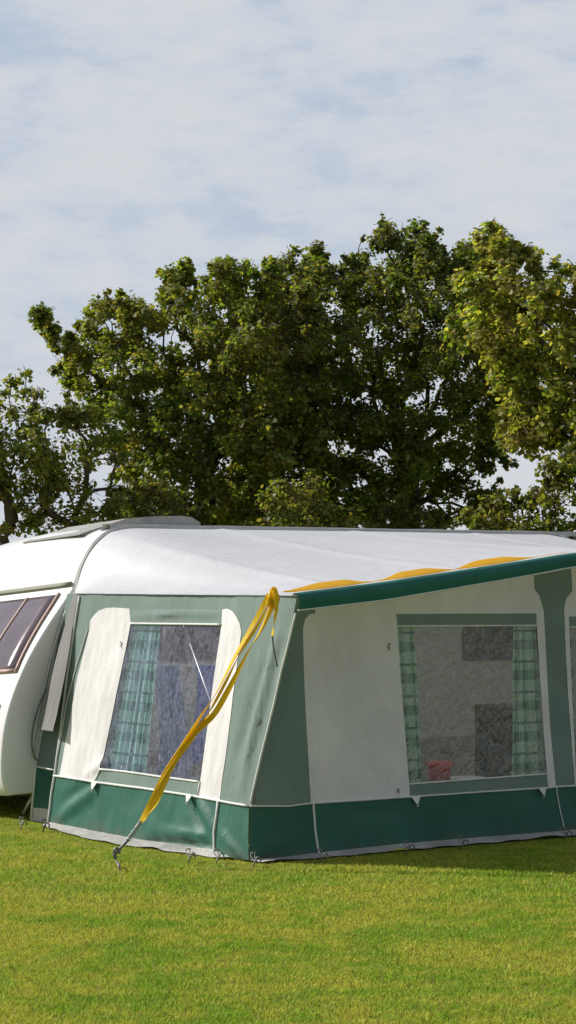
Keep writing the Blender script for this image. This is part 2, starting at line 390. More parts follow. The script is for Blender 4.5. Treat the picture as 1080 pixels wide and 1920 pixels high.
# back edge on the caravan side
back_px = [(140, 1112), (144, 1090), (150, 1066), (160, 1043), (174, 1022), (192, 1005), (214, 994), (245, 989), (300, 987), (450, 988), (650, 991), (800, 994)]
bk = [CV.st(*p) for p in back_px]
zr = 2.155
bk = [(s, min(t, zr)) for s, t in bk if s < UM - .2]
NB = 90
def backpt(q):                         # q 0..1 along the left half
    L = [0]
    for i in range(1, len(bkh)): L.append(L[-1] + math.hypot(bkh[i][0] - bkh[i - 1][0], bkh[i][1] - bkh[i - 1][1]))
    x = q * L[-1]; return float(np.interp(x, L, [p[0] for p in bkh])), float(np.interp(x, L, [p[1] for p in bkh]))
bkh = [(p.x, p.y) for p in smoothpath([V(s, t, 0) for s, t in bk + [(UM, zr)]], 8)]
def roofpt(q, r):
    """q 0..1 left eave to right eave, r 0 (caravan) .. 1 (canopy edge)"""
    m = q > .5; qq = 2 * (1 - q) if m else 2 * q
    bu, bz = backpt(qq ** 1.15)
    fu = uK + (UM - uK) * (qq ** 1.35); fz = ismooth(fe, fu)
    if m: bu = 2 * UM - bu; fu = 2 * UM - fu
    b = CV.P(bu, bz); f = CN.P(fu - uK, fz)
    # the eave at the left runs down the side wall
    p = b.lerp(f, r)
    edge = min(1, qq * 9)
    p.z += .035 * math.sin(math.pi * r) * (1 - edge) * 0 - .028 * math.sin(math.pi * r) * edge
    sv = (p - A).dot(e)
    if sv < 2.47: tg = SI.P(sv, p.z, .012)
    else: tg = SI.P(2.47, p.z, .012).lerp(b, (sv - 2.47) / .45)
    if m: tg = tg + d * (W - 2 * (tg - A).dot(d))
    wq = max(0, 1 - qq * 9) ** 2
    p.x += (tg.x - p.x) * wq; p.y += (tg.y - p.y) * wq
    for uq in (.12, .30, .5, .70, .88): p.z += .012 * edge * math.exp(-((q - uq) / .008) ** 2) * math.sin(math.pi * min(1, r + .02)) ** .3
    p.z += edge * math.sin(math.pi * min(1, r)) ** .5 * (.010 * noise.noise((p.x * 1.4, p.y * .9, 0)) + .006 * noise.noise((fu * 4.0 - bu * 1.0, r * 1.3, 5)))
    return p
NR = 40; NQ = 130
rows = [[roofpt(j / NQ, i / NR) for j in range(NQ + 1)] for i in range(NR + 1)]
g = Geo().grid(rows); me = g.mesh('roof')
roof = link('roof', me, M['roof'], aw)
bm = bmesh.new(); bm.from_mesh(me); bm.normal_update()
for f in bm.faces:
    if f.normal.z < 0: f.normal_flip()
bm.to_mesh(me); bm.free()
ROOFTAB = [((p - A).dot(d), (p - A).dot(e), p.z) for r in rows for p in r]
RT = np.array(ROOFTAB)
def roofz(u, v):
    k = np.argmin((RT[:, 0] - u) ** 2 + (RT[:, 1] - v) ** 2); return float(RT[k, 2])
# valance: rolled band hanging from the canopy edge
VB = []
NU = 110
for i in range(NU + 1):
    u = uK + (2 * (UM - uK)) * i / NU; zt = ismooth(fe, u); zb = ismooth(ve, u)
    u0 = u - uK
    wv = .006 * noise.noise((u * 6, 0, 2))
    VB.append([CN.P(u0, zt - .004, -.055), CN.P(u0, zt + .016, -.03), CN.P(u0, zt + .014, .004), CN.P(u0, zt - .004, .026), CN.P(u0, zt - (zt - zb) * .3, .034 + wv), CN.P(u0, zt - (zt - zb) * .65, .030 + wv * 1.5), CN.P(u0, zb, .020 + wv * 2)])
va = link('valance', Geo().grid(VB).mesh('valance'), M['valance'], aw)
link('piping', Geo().tube([r[-1] for r in VB], .006, 8).mesh('piping'), M['piping'], va)
link('edge_roll', Geo().tube([r[1] - Z * .008 for r in VB], .009, 8).mesh('edge_roll'), M['sage'], aw)

# --- side wall (left)
mid = [(102, 1454), (180, 1466), (270, 1478), (356, 1491), (412, 1501), (467, 1511)]
top_e = [(149, 1113), (240, 1117), (340, 1119), (440, 1120), (505, 1119), (556, 1117)]
# eave of the roof as seen on the side plane: follow the roof's left border
def eave(s):                           # t of the roof border over the along-wall position s
    p = min(rows, key=lambda r: abs((r[0] - A).dot(e) - s))[0]
    return p.z + .004
S_top = [(s, eave(s)) for s in (2.47, 2.1, 1.7, 1.3, .9, .5, .2, 0, sK * .5, sK)]
winS = px2(SI, [(245, 1169), (415, 1171), (376, 1466), (192, 1442)])           # TL TR BR BL
wpL = px2(SI, [(243, 1141), (215, 1139), (199, 1140), (186, 1145), (177, 1154), (170, 1164), (169, 1179), (146, 1270), (112, 1455), (180, 1466), (192, 1442), (245, 1169)])
wpR = px2(SI, [(416, 1143), (426, 1141), (436, 1146), (444, 1156), (450, 1169), (453, 1184), (441, 1290), (414, 1501), (372, 1493), (376, 1466), (415, 1171)])
flT = px2(SI, [(243, 1141), (416, 1143), (415, 1171), (245, 1169)])
flB = px2(SI, [(192, 1442), (376, 1466), (372, 1493), (180, 1466)])
seamT = SI.st(149, 1113); seamM = SI.st(102, 1454); seamB = SI.st(90, 1541)
midp = px2(SI, mid)
sideL = [S_top[0], seamM, wpL[8]] + wpL[7::-1] + [SI.st(243, 1116)]
sideL[-1] = (sideL[-1][0], eave(sideL[-1][0]))
s_a = wpL[0][0]; s_b = wpR[0][0]
sideL = [(2.47, eave(2.47))] + [seamM, wpL[8]] + wpL[7::-1] + [(s_a, eave(s_a)), (2.1, eave(2.1))]
sideL = [sideL[0], sideL[1]] + sideL[2:]
sideT = [wpL[0], wpR[0], (s_b, eave(s_b)), ((s_a + s_b) / 2, eave((s_a + s_b) / 2)), (s_a, eave(s_a))]
sideR = [(s_b, eave(s_b))] + wpR[:8] + [SI.st(467, 1511), SI.st(500, 1370), SI.st(532, 1235), (sK, eave(sK)), (0, eave(0)), (.2, eave(.2))]
# split each so it stays a simple outline
sheet('side_wall', SI, [sideL, sideT, sideR], M['sage'], aw, 0, dS)
panL = sheet('canvas_panel', SI, [wpL], M['white_panel'], aw, .003, dS, label='cream side panel left of the side window')
panR = sheet('canvas_panel', SI, [wpR], M['white_panel'], aw, .003, dS, label='cream side panel right of the side window')
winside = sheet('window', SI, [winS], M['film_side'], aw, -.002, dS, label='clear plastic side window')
sheet('top_flap', SI, [flT], M['sage'], winside, .004, dS)
sheet('sill_flap', SI, [flB], M['sage'], winside, .004, dS)
piping('piping', SI, px2(SI, [(245, 1169), (415, 1171)]), winside, .007, dS)
piping('piping', SI, px2(SI, [(192, 1442), (240, 1447), (300, 1456), (376, 1466)]), winside, .007, dS)
piping('piping', SI, px2(SI, [(376, 1466), (372, 1493)]), winside, .006, dS)
piping('piping', SI, px2(SI, [(192, 1442), (180, 1466)]), winside, .006, dS)
mud = px2(SI, [(467, 1511), (467, 1613), (440, 1610), (403, 1594), (350, 1589), (291, 1580), (199, 1563), (88, 1541)])
mudS = sheet('lower_wall', SI, [midp + mud], M['teal'], aw, .001, dS, label='dark green lower side wall')
piping('piping', SI, midp, mudS, .008, dS)
piping('seam_piping', SI, px2(SI, [(412, 1501), (406, 1560), (405, 1605)]), mudS, .009, dS, label='pale seam down the lower side wall')
piping('corner_piping', SI, px2(SI, [(553, 1150), (520, 1290), (470, 1511)]), aw, .007, dS, off=.002)
piping('seam_piping', SI, px2(SI, [(150, 1118), (128, 1265), (104, 1454), (90, 1541)]), aw, .009, dS)
piping('seam_piping', SI, px2(SI, [(166, 1180), (146, 1245), (127, 1315), (104, 1448)]), aw, .004, dS)
# pale ground flap under the side wall, ragged lower edge
def flap(name, fr, top, disp, parent, s0, s1, label=None, seed=0, out=.05, bow=0):
    g = []; n = 70
    for i in range(n + 1):
        s = s0 + (s1 - s0) * i / n; t = float(np.interp(s, [p[0] for p in top], [p[1] for p in top]))
        lo = .006 + .018 * max(0, noise.noise((s * 4, seed, 0)) + .2)
        col = []
        for j in range(6):
            k = j / 5; tt = t + .004 + (lo - t) * k
            o = -.003 + disp(s, t) + k ** 1.3 * (out + bow * math.sin(math.pi * (s - s0) / (s1 - s0)) + .03 * noise.noise((s * 6, k * 2, seed))) + .008 * noise.noise((s * 17, k * 6, seed + 3))
            col.append(fr.P(s, max(.004, tt), o))
        g.append(col)
    return link(name, Geo().grid(g).mesh(name), M['skirt'], parent, label=label)
mb = sorted(px2(SI, [(440, 1610), (403, 1594), (350, 1589), (291, 1580), (199, 1563), (88, 1541)]))
flap('ground_flap', SI, mb, dS, mudS, mb[0][0], mb[-1][0], 'pale dirty plastic flap under the side wall', bow=.17)
# rear strip turning in towards the caravan
q0 = SI.P(2.47, eave(2.47)); 
st_o = SI.P(*seamT); 
def strip(name, z0, z1, m, parent=aw, label=None):
    g = []
    for i in range(31):
        k = i / 30; z = z0 + (z1 - z0) * k
        pa = SI.P(SI.st(90, 1541)[0] + (2.47 - SI.st(90, 1541)[0]) * z / 1.66, z)
        # far edge, on the caravan side
        uu = float(np.interp(z, [0, .4, 1.0, 1.66], [.06, .10, .22, .37])); pb = CV.P(uu, z, .01)
        g.append([pa.lerp(pb, j / 8) + d * (.07 * math.sin(j / 8 * math.pi)) for j in range(9)])
    return link(name, Geo().grid(g).mesh(name), m, parent, label=label)
strip('rear_strip', .40, 1.66, M['sage']); lw = strip('lower_wall', .10, .398, M['teal'], label='narrow dark green strip by the caravan')
strip('ground_flap', .004, .10, M['skirt'], lw)
pa = [strip_p for strip_p in ()]
link('seam_piping', Geo().tube([CV.P(.06 + .04 * z / .4, z, .02) for z in (.02, .2, .4)] + [CV.P(.16, .7, .02), CV.P(.22, 1.0, .02)], .009).mesh('p'), M['piping'], aw)
link('piping', Geo().tube([SI.P(SI.st(102, 1454)[0], .40, .005), CV.P(.10, .40, .02)], .007).mesh('p'), M['piping'], lw)
# right side wall (mirror, plain)
g = Geo(); 
gr = [[A + d * (W - .12 * (z if z < 1.66 else 1.66)) + e * v + Z * z for v in np.linspace(0, 2.92, 20)] for z in np.linspace(.42, 1.62, 12)]
link('side_wall', Geo().grid(gr).mesh('sw'), M['sage'], aw)
gr = [[A + d * (W - .12 * z) + e * v + Z * z for v in np.linspace(0, 2.92, 20)] for z in np.linspace(.0, .418, 6)]
link('lower_wall', Geo().grid(gr).mesh('sw'), M['teal'], aw)

# --- front wall
def ftop(u): return roofz(u, .14) - .02
winF = px2(FR, [(743, 1174), (1006, 1173), (1025, 1451), (767, 1470)])
flTf = px2(FR, [(741, 1151), (1005, 1150), (1006, 1173), (743, 1174)])
flBf = px2(FR, [(767, 1470), (1025, 1451), (1026, 1476), (768, 1493)])
leftedge = px2(FR, [(590, 1150), (579, 1152), (572, 1160), (568, 1176), (568, 1210), (572, 1330), (581, 1504)])
rightedge = px2(FR, [(960, 1072), (983, 1086), (998, 1098), (1011, 1117), (1019, 1145), (1024, 1230), (1032, 1370), (1041, 1475)])
midF = px2(FR, [(467, 1511), (540, 1511), (581, 1506), (680, 1500), (768, 1494), (900, 1485), (1026, 1477), (1041, 1475), (1078, 1473)])
def atmid(u): return float(np.interp(u, [p[0] for p in midF] + [UM], [p[1] for p in midF] + [midF[-1][1]]))
leftedge[-1] = (leftedge[-1][0], atmid(leftedge[-1][0])); rightedge[-1] = (rightedge[-1][0], atmid(rightedge[-1][0]))
uTL, uTR = flTf[0][0], flTf[1][0]
le0, re0 = leftedge[0], rightedge[0]
tops = lambda a, b, n=8: [(a + (b - a) * k / n, ftop(a + (b - a) * k / n)) for k in range(n + 1)]
cL = leftedge[::-1] + [(le0[0], ftop(le0[0]))] + tops(le0[0] + .05, uTL) + [flTf[0], flBf[0], flBf[3]][:1] + [winF[0], winF[3], flBf[3]]
canL = leftedge[::-1] + tops(le0[0] + .02, uTL) + [flTf[0], flTf[3], winF[3], flBf[3]]
canT = [flTf[0], flTf[1]] + tops(uTR, uTL)
canR = [flTf[1], flTf[2], winF[2], flBf[2]] + rightedge[::-1] + tops(re0[0] - .02, uTR)
pilR = px2(FR, [(1077, 1472), (1067, 1330), (1060, 1190), (1058, 1140)])
pil_flare = [(pilR[-1][0] + .03, pilR[-1][1] + .07), (pilR[-1][0] + .09, pilR[-1][1] + .12)]
pilR[0] = (pilR[0][0], atmid(pilR[0][0]))
pillar = rightedge + pilR + pil_flare + tops(pil_flare[-1][0], re0[0] - .02)
sageL = [(.066, atmid(.066))] + [leftedge[-1]] + leftedge[-2::-1] + [(le0[0], ftop(le0[0])), (.27, ftop(.27)), (.225, ftop(.27) - .03)]
# centre section
cw = [(pilR[1][0] + .045, 1.33), (UM, 1.33), (UM, .47), (pilR[0][0] + .035, .47)]
w_tl = FR.st(1068, 1176); w_bl = FR.st(1079, 1468)
cwin = [(w_tl[0], w_tl[1]), (UM, w_tl[1]), (UM, w_bl[1]), (w_bl[0], w_bl[1])]
f_tl = FR.st(1067, 1156)
cflT = [(f_tl[0], f_tl[1]), (UM, f_tl[1]), (UM, w_tl[1]), (w_tl[0], w_tl[1])]
cflB = [(w_bl[0], w_bl[1]), (UM, w_bl[1]), (UM, atmid(3)), (w_bl[0] + .003, atmid(3))]
ccan = [pilR[0]] + pilR[1:] + pil_flare + tops(pil_flare[-1][0], f_tl[0] + .1, 3) + [(f_tl[0] + .1, f_tl[1]), (f_tl[0], f_tl[1]), (w_tl[0], w_tl[1]), (w_bl[0], w_bl[1]), (w_bl[0] + .003, atmid(3))]
ccan2 = [(f_tl[0] + .1, f_tl[1])] + [(UM, f_tl[1])] + tops(UM, f_tl[0] + .1, 3)
for mi in (False, True):
    sd = 'right' if mi else 'left'
    sheet('front_wall', FR, [sageL], M['sage'], aw, 0, dF, mirror=mi)
    sheet('pillar_panel', FR, [pillar], M['sage'], aw, 0, dF, mirror=mi)
    sheet('canvas_panel', FR, [canL, canT, canR], M['white_panel'], aw, .003, dF, mirror=mi, label='cream canvas around the %s front window' % sd)
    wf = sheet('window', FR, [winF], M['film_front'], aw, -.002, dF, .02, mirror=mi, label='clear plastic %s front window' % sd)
    sheet('top_flap', FR, [flTf], M['sage'], wf, .004, dF, mirror=mi)
    sheet('sill_flap', FR, [flBf], M['sage'], wf, .004, dF, mirror=mi)
    piping('piping', FR, [winF[0], winF[1]], wf, .006, dF, mirror=mi)
    piping('piping', FR, [winF[3], winF[2]], wf, .006, dF, mirror=mi)
    piping('piping', FR, [winF[2], flBf[2]], wf, .005, dF, mirror=mi)
    mf = px2(FR, [(1078, 1556), (1058, 1558), (900, 1571), (760, 1582), (590, 1600), (540, 1607), (467, 1613)])
    lwf = sheet('lower_wall', FR, [midF + [(UM, midF[-1][1]), (UM, mf[0][1])] + mf], M['teal'], aw, .001, dF, mirror=mi, label='dark green lower wall under the %s front window' % sd)
    piping('piping', FR, midF + [(UM, midF[-1][1])], lwf, .006, dF, mirror=mi)
    piping('seam_piping', FR, px2(FR, [(585, 1506), (589, 1555), (597, 1612)]), lwf, .008, dF, mirror=mi)
    piping('seam_piping', FR, px2(FR, [(1041, 1476), (1048, 1520), (1058, 1566)]), lwf, .004, dF, mirror=mi)
    cw_ = sheet('canvas_panel', FR, [ccan, ccan2], M['white_panel'], aw, .003, dF, mirror=mi, label='narrow cream canvas of the middle front section')
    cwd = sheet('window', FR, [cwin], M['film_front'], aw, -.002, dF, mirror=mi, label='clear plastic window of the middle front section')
    sheet('top_flap', FR, [cflT], M['sage'], cwd, .004, dF, mirror=mi)
    sheet('sill_flap', FR, [cflB], M['sage'], cwd, .004, dF, mirror=mi)
    piping('piping', FR, [cwin[0], cwin[1]], cwd, .006, dF, mirror=mi)
    ft = sorted([(2 * UM - s, t) if mi else (s, t) for s, t in mf + [(UM, mf[0][1])]])
    flap('ground_flap', FR, ft, dF, lwf, ft[0][0], ft[-1][0], None, 5, .13)
# white triangular toggles along the mid piping
def toggle(fr, px, py, disp, parent, mirror=False):
    s, t = fr.st(px, py)
    if mirror: s = 2 * UM - s
    o = .012 + disp(s, t); g = Geo()
    tri = [fr.P(s - .035, t + .004, o), fr.P(s + .035, t + .004, o), fr.P(s + .008, t - .04, o + .012), fr.P(s - .008, t - .04, o + .012)]
    g.add(tri + [p + fr.n * .005 for p in tri], [(0, 1, 2, 3), (7, 6, 5, 4), (0, 4, 5, 1), (1, 5, 6, 2), (2, 6, 7, 3), (3, 7, 4, 0)])
    g.tube([fr.P(s, t - .035, o + .016), fr.P(s + .006, t - .055, o + .014), fr.P(s, t - .06, o + .008)], .004, 6)
    link('toggle', g.mesh('toggle'), M['piping'], parent, False)
toggle(SI, 183, 1468, dS, mudS); toggle(SI, 358, 1491, dS, mudS)
toggle(FR, 777, 1495, dF, lwf); toggle(FR, 1014, 1478, dF, lwf)
# small marks: window blind tapes
def tape(fr, px, py, disp, h=.05):
    s, t = fr.st(px, py)
    link('tie_tape', Geo().ribbon([fr.P(s + .006 * math.sin(k * 2.1), t - h * k / 5, .010 + disp(s, t) + .004 * math.sin(k * 1.7)) for k in range(6)], [fr.a * .005] * 6, .001).mesh('t'), M['greycloth'], aw, False)
tape(SI, 229, 1202, dS, .04); tape(FR, 727, 1205, dF, .05); tape(FR, 745, 1478, dF, .03)
# curtains
def curtain(fr, tl, tr_, br, bl, m, parent, back=.05, amp=.018, fn=7):
    a, b, c, dd = fr.st(*tl), fr.st(*tr_), fr.st(*br), fr.st(*bl)
    nx, ny = 42, 30; vs = []; uvs = []
    for j in range(ny + 1):
        k = j / ny
        for i in range(nx + 1):
            q = i / nx
            s = (a[0] + (b[0] - a[0]) * q) * (1 - k) + (dd[0] + (c[0] - dd[0]) * q) * k
            t = (a[1] + (b[1] - a[1]) * q) * (1 - k) + (dd[1] + (c[1] - dd[1]) * q) * k
            fo = amp * math.sin(q * fn * 2 * math.pi + .8 * noise.noise((k * 2, q * 3, 4))) * (.6 + .4 * k)
            vs.append(fr.P(s + .006 * noise.noise((q * 5, k * 5, 1)), t, -back + fo)); uvs.append((q * .42, t))
    fs = [(j * (nx + 1) + i, j * (nx + 1) + i + 1, (j + 1) * (nx + 1) + i + 1, (j + 1) * (nx + 1) + i) for j in range(ny) for i in range(nx)]
    me = bpy.data.meshes.new('curtain'); me.from_pydata([tuple(v) for v in vs], [], fs)
    uvl = me.uv_layers.new(name='UVMap')
    for l in me.loops: uvl.data[l.index].uv = uvs[l.vertex_index]
    return link('curtain', me, m, parent)
curtain(SI, (236, 1160), (290, 1160), (256, 1475), (180, 1465), M['curtain2'], aw)
curtain(FR, (738, 1160), (784, 1160), (802, 1480), (757, 1485), M['curtain'], aw)
curtain(FR, (972, 1160), (1012, 1160), (1032, 1462), (968, 1468), M['curtain'], aw)
curtain(FR, (1062, 1160), (1078, 1160), (1092, 1475), (1072, 1475), M['curtain'], aw)
# inside poles
def pole(a, b, r=.013, label=None): link('pole', Geo().tube([a, b], r, 10).mesh('pole'), M['steel'], aw, label=label)
for u in (.34, 2.72, W - 2.72, W - .34):
    zt = roofz(u, .2) - .04
    pole(A + d * u + e * .2, A + d * u + e * .24 + Z * zt)
    qq_ = min(max(((min(u, W - u) - uK) / (UM - uK)), 0.10) ** (1 / 1.35), 1) / 2
    if u > UM: qq_ = 1 - qq_
    link('roof_pole', Geo().tube([roofpt(qq_, r_) - Z * .07 for r_ in np.linspace(.02, .88, 12)], .012, 8).mesh('rafter'), M['steel'], aw)
pole(SI.P(1.35, 1.62, -.12), SI.P(.30, .35, -.14), .006)
# awning rail bead + grey lining cloth by the caravan
rail = []
for p in bkh: rail.append(CV.P(p[0], p[1], .022))
rail_lo = smoothpath([CV.P(*CV.st(*p), .022) for p in [(58, 1420), (62, 1380), (72, 1330), (92, 1240), (112, 1170), (128, 1130), (138, 1110)]], 6)
link('edge_bead', Geo().tube(rail_lo[:-1] + rail, .011, 8).mesh('bead'), M['trimgrey'], aw)
# grey cloth hanging at the back edge
tl = [(134, 1114), (102, 1210), (84, 1280), (70, 1340), (62, 1366)]; trr = [(146, 1112), (128, 1215), (114, 1290), (104, 1340), (97, 1371)]
gg = []; CVN = Frame(A + e * 2.46, d, Z.copy(), nF)
for k in range(21):
    a_ = k / 20 * 4; i0 = min(3, int(a_)); fr_ = a_ - i0
    l = [tl[i0][c] + (tl[i0 + 1][c] - tl[i0][c]) * fr_ for c in (0, 1)]; r_ = [trr[i0][c] + (trr[i0 + 1][c] - trr[i0][c]) * fr_ for c in (0, 1)]
    row = []
    for j in range(15):
        q = j / 14; pl = CV.P(*CV.st(*l), .05); k2 = CVN.st(*r_); pr = CVN.P(*k2, 0)
        row.append(pl.lerp(pr, q) + nF * (.022 * math.sin(q * 13 + k * .1) + .02 * noise.noise((q * 4, k * .2, 0))))
    gg.append(row)
link('lining_cloth', Geo().grid(gg).mesh('lc'), M['greycloth'], aw, label='grey cloth hanging loose at the rear edge of the awning')

# ------------------------------------------------------------------ storm strap
peg_g = ground(226, 1634)
top3 = K + nS * .02 + nF * .01
TP = pix(516, 1112, (K.y - .05))
PB = pix(264, 1542, 13.86)
def on_line(px, py, k):                 # point between TP and PB, k along in inverse depth
    Y = 1 / ((1 - k) / TP.y + k / PB.y); return pix(px, py, Y)
strap_root = thing('storm_strap', 'bright yellow webbing storm strap tying the awning corner down to the grass', 'strap', peg_g)
def strand(pts, w, name='webbing', tw=2.0, ph=0.0, lab=None, wf=None):
    ks = [(py - 1112) / (1542 - 1112) for px, py in pts]
    P = smoothpath([on_line(px, py, k) for (px, py), k in zip(pts, ks)], 10)
    n = len(P); wv = []
    for i, p in enumerate(P):
        q = i / (n - 1); t = (P[min(i + 1, n - 1)] - P[max(i - 1, 0)]).normalized()
        a1 = t.cross(V(0, 1, 0)).normalized(); a2 = t.cross(a1).normalized(); an = ph + tw * q * math.pi
        ww = w * (wf(q) if wf else 1)
        wv.append((a1 * math.cos(an) + a2 * math.sin(an)) * ww)
    return link(name, Geo().ribbon(P, wv, .002).mesh(name), M['yellow'], strap_root, False, lab)
strand([(505, 1114), (478, 1165), (440, 1232), (405, 1300), (375, 1345), (340, 1402), (310, 1450), (285, 1500), (264, 1542)], .016, tw=1.15, ph=.15)
strand([(520, 1114), (493, 1175), (462, 1228), (430, 1290), (402, 1338), (370, 1372), (340, 1408), (308, 1462), (290, 1500), (268, 1538)], .018, tw=2.2, ph=.3)
strand([(400, 1338), (380, 1355), (362, 1382), (335, 1415), (310, 1455)], .020, tw=.8, ph=.9)
strand([(318, 1452), (303, 1478), (290, 1508), (272, 1532)], .020, tw=.35, ph=.1, wf=lambda q: .35 + math.sin(q * math.pi) * .8)
strand([(512, 1116), (486, 1168), (452, 1222), (420, 1285), (392, 1335), (362, 1375), (333, 1418)], .009, tw=3.2, ph=1.0)
# loose tail
P = smoothpath([pix(516, 1112, K.y - .08), pix(518, 1140, K.y - .08), pix(514, 1168, K.y - .06), pix(511, 1192, K.y - .05)], 6)
link('tail', Geo().ribbon(P, [V(.016 * math.cos(i * .12), .012, 0) for i in range(len(P))], .0015).mesh('tail'), M['yellow'], strap_root, False)
link('cord', Geo().tube(smoothpath([P[-1], pix(513, 1215, K.y - .04), pix(520, 1250, K.y - .02)], 5), .005).mesh('cord'), M['darksteel'], strap_root)
# knot over the corner
g = Geo()
c0 = pix(512, 1120, K.y - .05)
for k in range(5):
    a0 = .6 * k; pts = []
    for j in range(13):
        th = j / 12 * math.pi * 1.9 + a0
        pts.append(c0 + V(.038 * math.cos(th) * (1 - .1 * k), .03 * math.sin(th * 1.3), .03 * math.sin(th) + .012 * (k - 2)))
    g.ribbon(pts, [V(.004, .006, .013)] * 13, .002)
link('knot', g.mesh('knot'), M['yellow'], strap_root, False)
# run along the canopy edge, a twisted webbing
px_segs = [(530, .1), (556, .35), (580, .55), (622, 1.0), (660, .9), (690, .3), (712, .07), (735, .3), (770, .95), (805, 1.0), (840, .45), (862, .07), (885, .5), (915, 1.0), (950, .95), (985, .45), (1010, .08), (1040, .05), (1080, .05)]
pts = []; wv = []
for i in range(120):
    x = 530 + 550 * i / 119; w = float(np.interp(x, [p[0] for p in px_segs], [p[1] for p in px_segs]))
    w = w * w * (3 - 2 * w)
    s, t = CN.st(x, 1100); u = max(s + uK, uK - .06); z = ismooth(fe, max(u, uK))
    hw = .016 * w
    pts.append(CN.P(u - uK, z + .024 + hw, -.055)); wv.append(Z * (hw + .001) + e * (.036 * w))
link('edge_webbing', Geo().ribbon(pts, wv, .002).mesh('ew'), M['webbing_thin'], strap_root, False, 'yellow webbing twisted along the canopy edge')
# spring + hook
SB = pix(240, 1575, 13.8)
hel = []
ax = (SB - PB); L = ax.length; axn = ax.normalized(); o1 = axn.orthogonal().normalized(); o2 = axn.cross(o1)
for i in range(121):
    q = i / 120; hel.append(PB + axn * L * q + (o1 * math.cos(q * 2 * math.pi * 13) + o2 * math.sin(q * 2 * math.pi * 13)) * .011)
link('spring', Geo().tube(hel, .0035, 6).mesh('spring'), M['steel'], strap_root)
Y0 = 13.76
link('hook', Geo().tube(smoothpath([PB + V(0, 0, .01), PB, PB + axn * .02], 3), .006).mesh('hook'), M['steel'], strap_root)
pegtop = pix(217, 1600, Y0)
link('hook', Geo().tube(smoothpath([SB, pix(228, 1588, 13.78), pix(219, 1598, Y0), pix(214, 1604, Y0), pix(219, 1609, Y0)], 5), .010, 8).mesh('hook'), M['darksteel'], strap_root)
pg = thing('tent_peg', 'long bent steel peg in the grass holding the yellow strap', 'tent peg', peg_g)
link('shaft', Geo().tube(smoothpath([pix(213, 1596, Y0), pix(214, 1603, Y0), pix(218, 1615, Y0), peg_g + V(-.008, 0, .03), peg_g + V(.02, .03, -.12)], 5), .0075, 8).mesh('shaft'), M['darksteel'], pg)
link('head', Geo().tube(smoothpath([pix(213, 1596, Y0), pix(218, 1590, Y0), pix(224, 1594, Y0), pix(222, 1600, Y0)], 5), .0075, 8).mesh('head'), M['darksteel'], pg)
# small pegs with rubber ladders round the foot of the awning
def smallpeg(px, py, label, lean=(.02, -.03), colr='darksteel', h=.055):
    p = ground(px, py)
    t = thing('tent_peg', label, 'tent peg', p, 'small pegs along the foot of the awning')
    g = Geo().tube([p + V(lean[0] * -1, .02, -.06), p, p + V(lean[0], lean[1], h)], .0045, 8)
    g.tube(smoothpath([p + V(lean[0], lean[1], h), p + V(lean[0] + .015, lean[1], h + .012), p + V(lean[0] + .03, lean[1], h - .004), p + V(lean[0] + .024, lean[1], h - .022)], 4), .0045, 8)
    link('shaft', g.mesh('shaft'), M[colr], t)
    q = p + V(0, .09, .08)
    g = Geo()
    for sgn in (-1, 1): g.tube(smoothpath([p + V(sgn * .006 + lean[0], lean[1] + .004, h * .7), p + V(sgn * .012, .03, .06), q + V(sgn * .012, 0, 0)], 4), .0035, 6)
    for k in (.35, .7): 
        c = (p + V(0, .03, .08)).lerp(q, k); g.tube([c - V(.012, 0, 0), c + V(.012, 0, 0)], .003, 6)
    link('rubber_ladder', g.mesh('rl'), M['greycloth'] if colr != 'rubber' else M['rubber'], t)
smallpeg(38, 1556, 'bent metal peg at the foot of the rear strip, beside the caravan')
smallpeg(80, 1560, 'dark peg and rubber loop where the side wall meets the rear strip', colr='rubber')
smallpeg(352, 1618, 'metal peg with grey rubber ladder under the side wall, below the yellow strap')
smallpeg(405, 1619, 'metal peg at the foot of the pale vertical seam of the side wall')
smallpeg(474, 1626, 'metal peg at the front corner of the awning')
smallpeg(600, 1619, 'metal peg at the foot of the first seam of the front wall')
smallpeg(762, 1602, 'metal peg under the left edge of the front window')
smallpeg(863, 1593, 'metal peg under the middle of the front window')
smallpeg(1057, 1576, 'metal peg below the green pillar of the front wall')

# ------------------------------------------------------------------ CARAVAN
cara = thing('touring_caravan', 'white touring caravan with sloping front window, parked behind the awning', 'caravan', CV.P(3, 0, -1.05))
prof_px = [(18, 1492), (9, 1476), (4, 1450), (4, 1415), (10, 1360), (26, 1300), (52, 1238), (84, 1182), (116, 1134), (136, 1104), (143, 1084), (150, 1060), (162, 1036), (178, 1014), (198, 1000), (222, 991), (255, 988)]
prof = [CV.st(*p) for p in prof_px]
prof = [(s, t) for s, t in prof]
prof = [(p.x, p.y) for p in smoothpath([V(s, t, 0) for s, t in prof], 4)]
ztop = prof[-1][1]
U1 = 5.56
prof += [(1.5, ztop + .012), (3.0, ztop + .02), (4.8, ztop + .008), (5.30, ztop + .0)]
prof += [(U1 + .25 * math.sin(a) - .25, ztop - .29 + .27 * math.cos(a)) for a in (R(35), R(60), R(85))]
prof += [(U1 + .06, 1.2), (U1 + .05, .5), (U1 - .02, .34)]
NP = len(prof); cu = sum(p[0] for p in prof) / NP; cz = 1.2
WID = 2.10
def cpt(u, z, v, inset=0):
    if inset:
        pass
    return CV.P(u, z - .065 * v, -v)
def inset_prof(a):
    out = []
    for i in range(NP):
        p = prof[i]; q0_ = prof[max(i - 1, 0)]; q1_ = prof[min(i + 1, NP - 1)]
        t = V(q1_[0] - q0_[0], q1_[1] - q0_[1], 0).normalized(); nrm = V(t.y, -t.x, 0)   # inward
        out.append((p[0] + nrm.x * a, p[1] + nrm.y * a))
    return out
rings = []
rad = .022
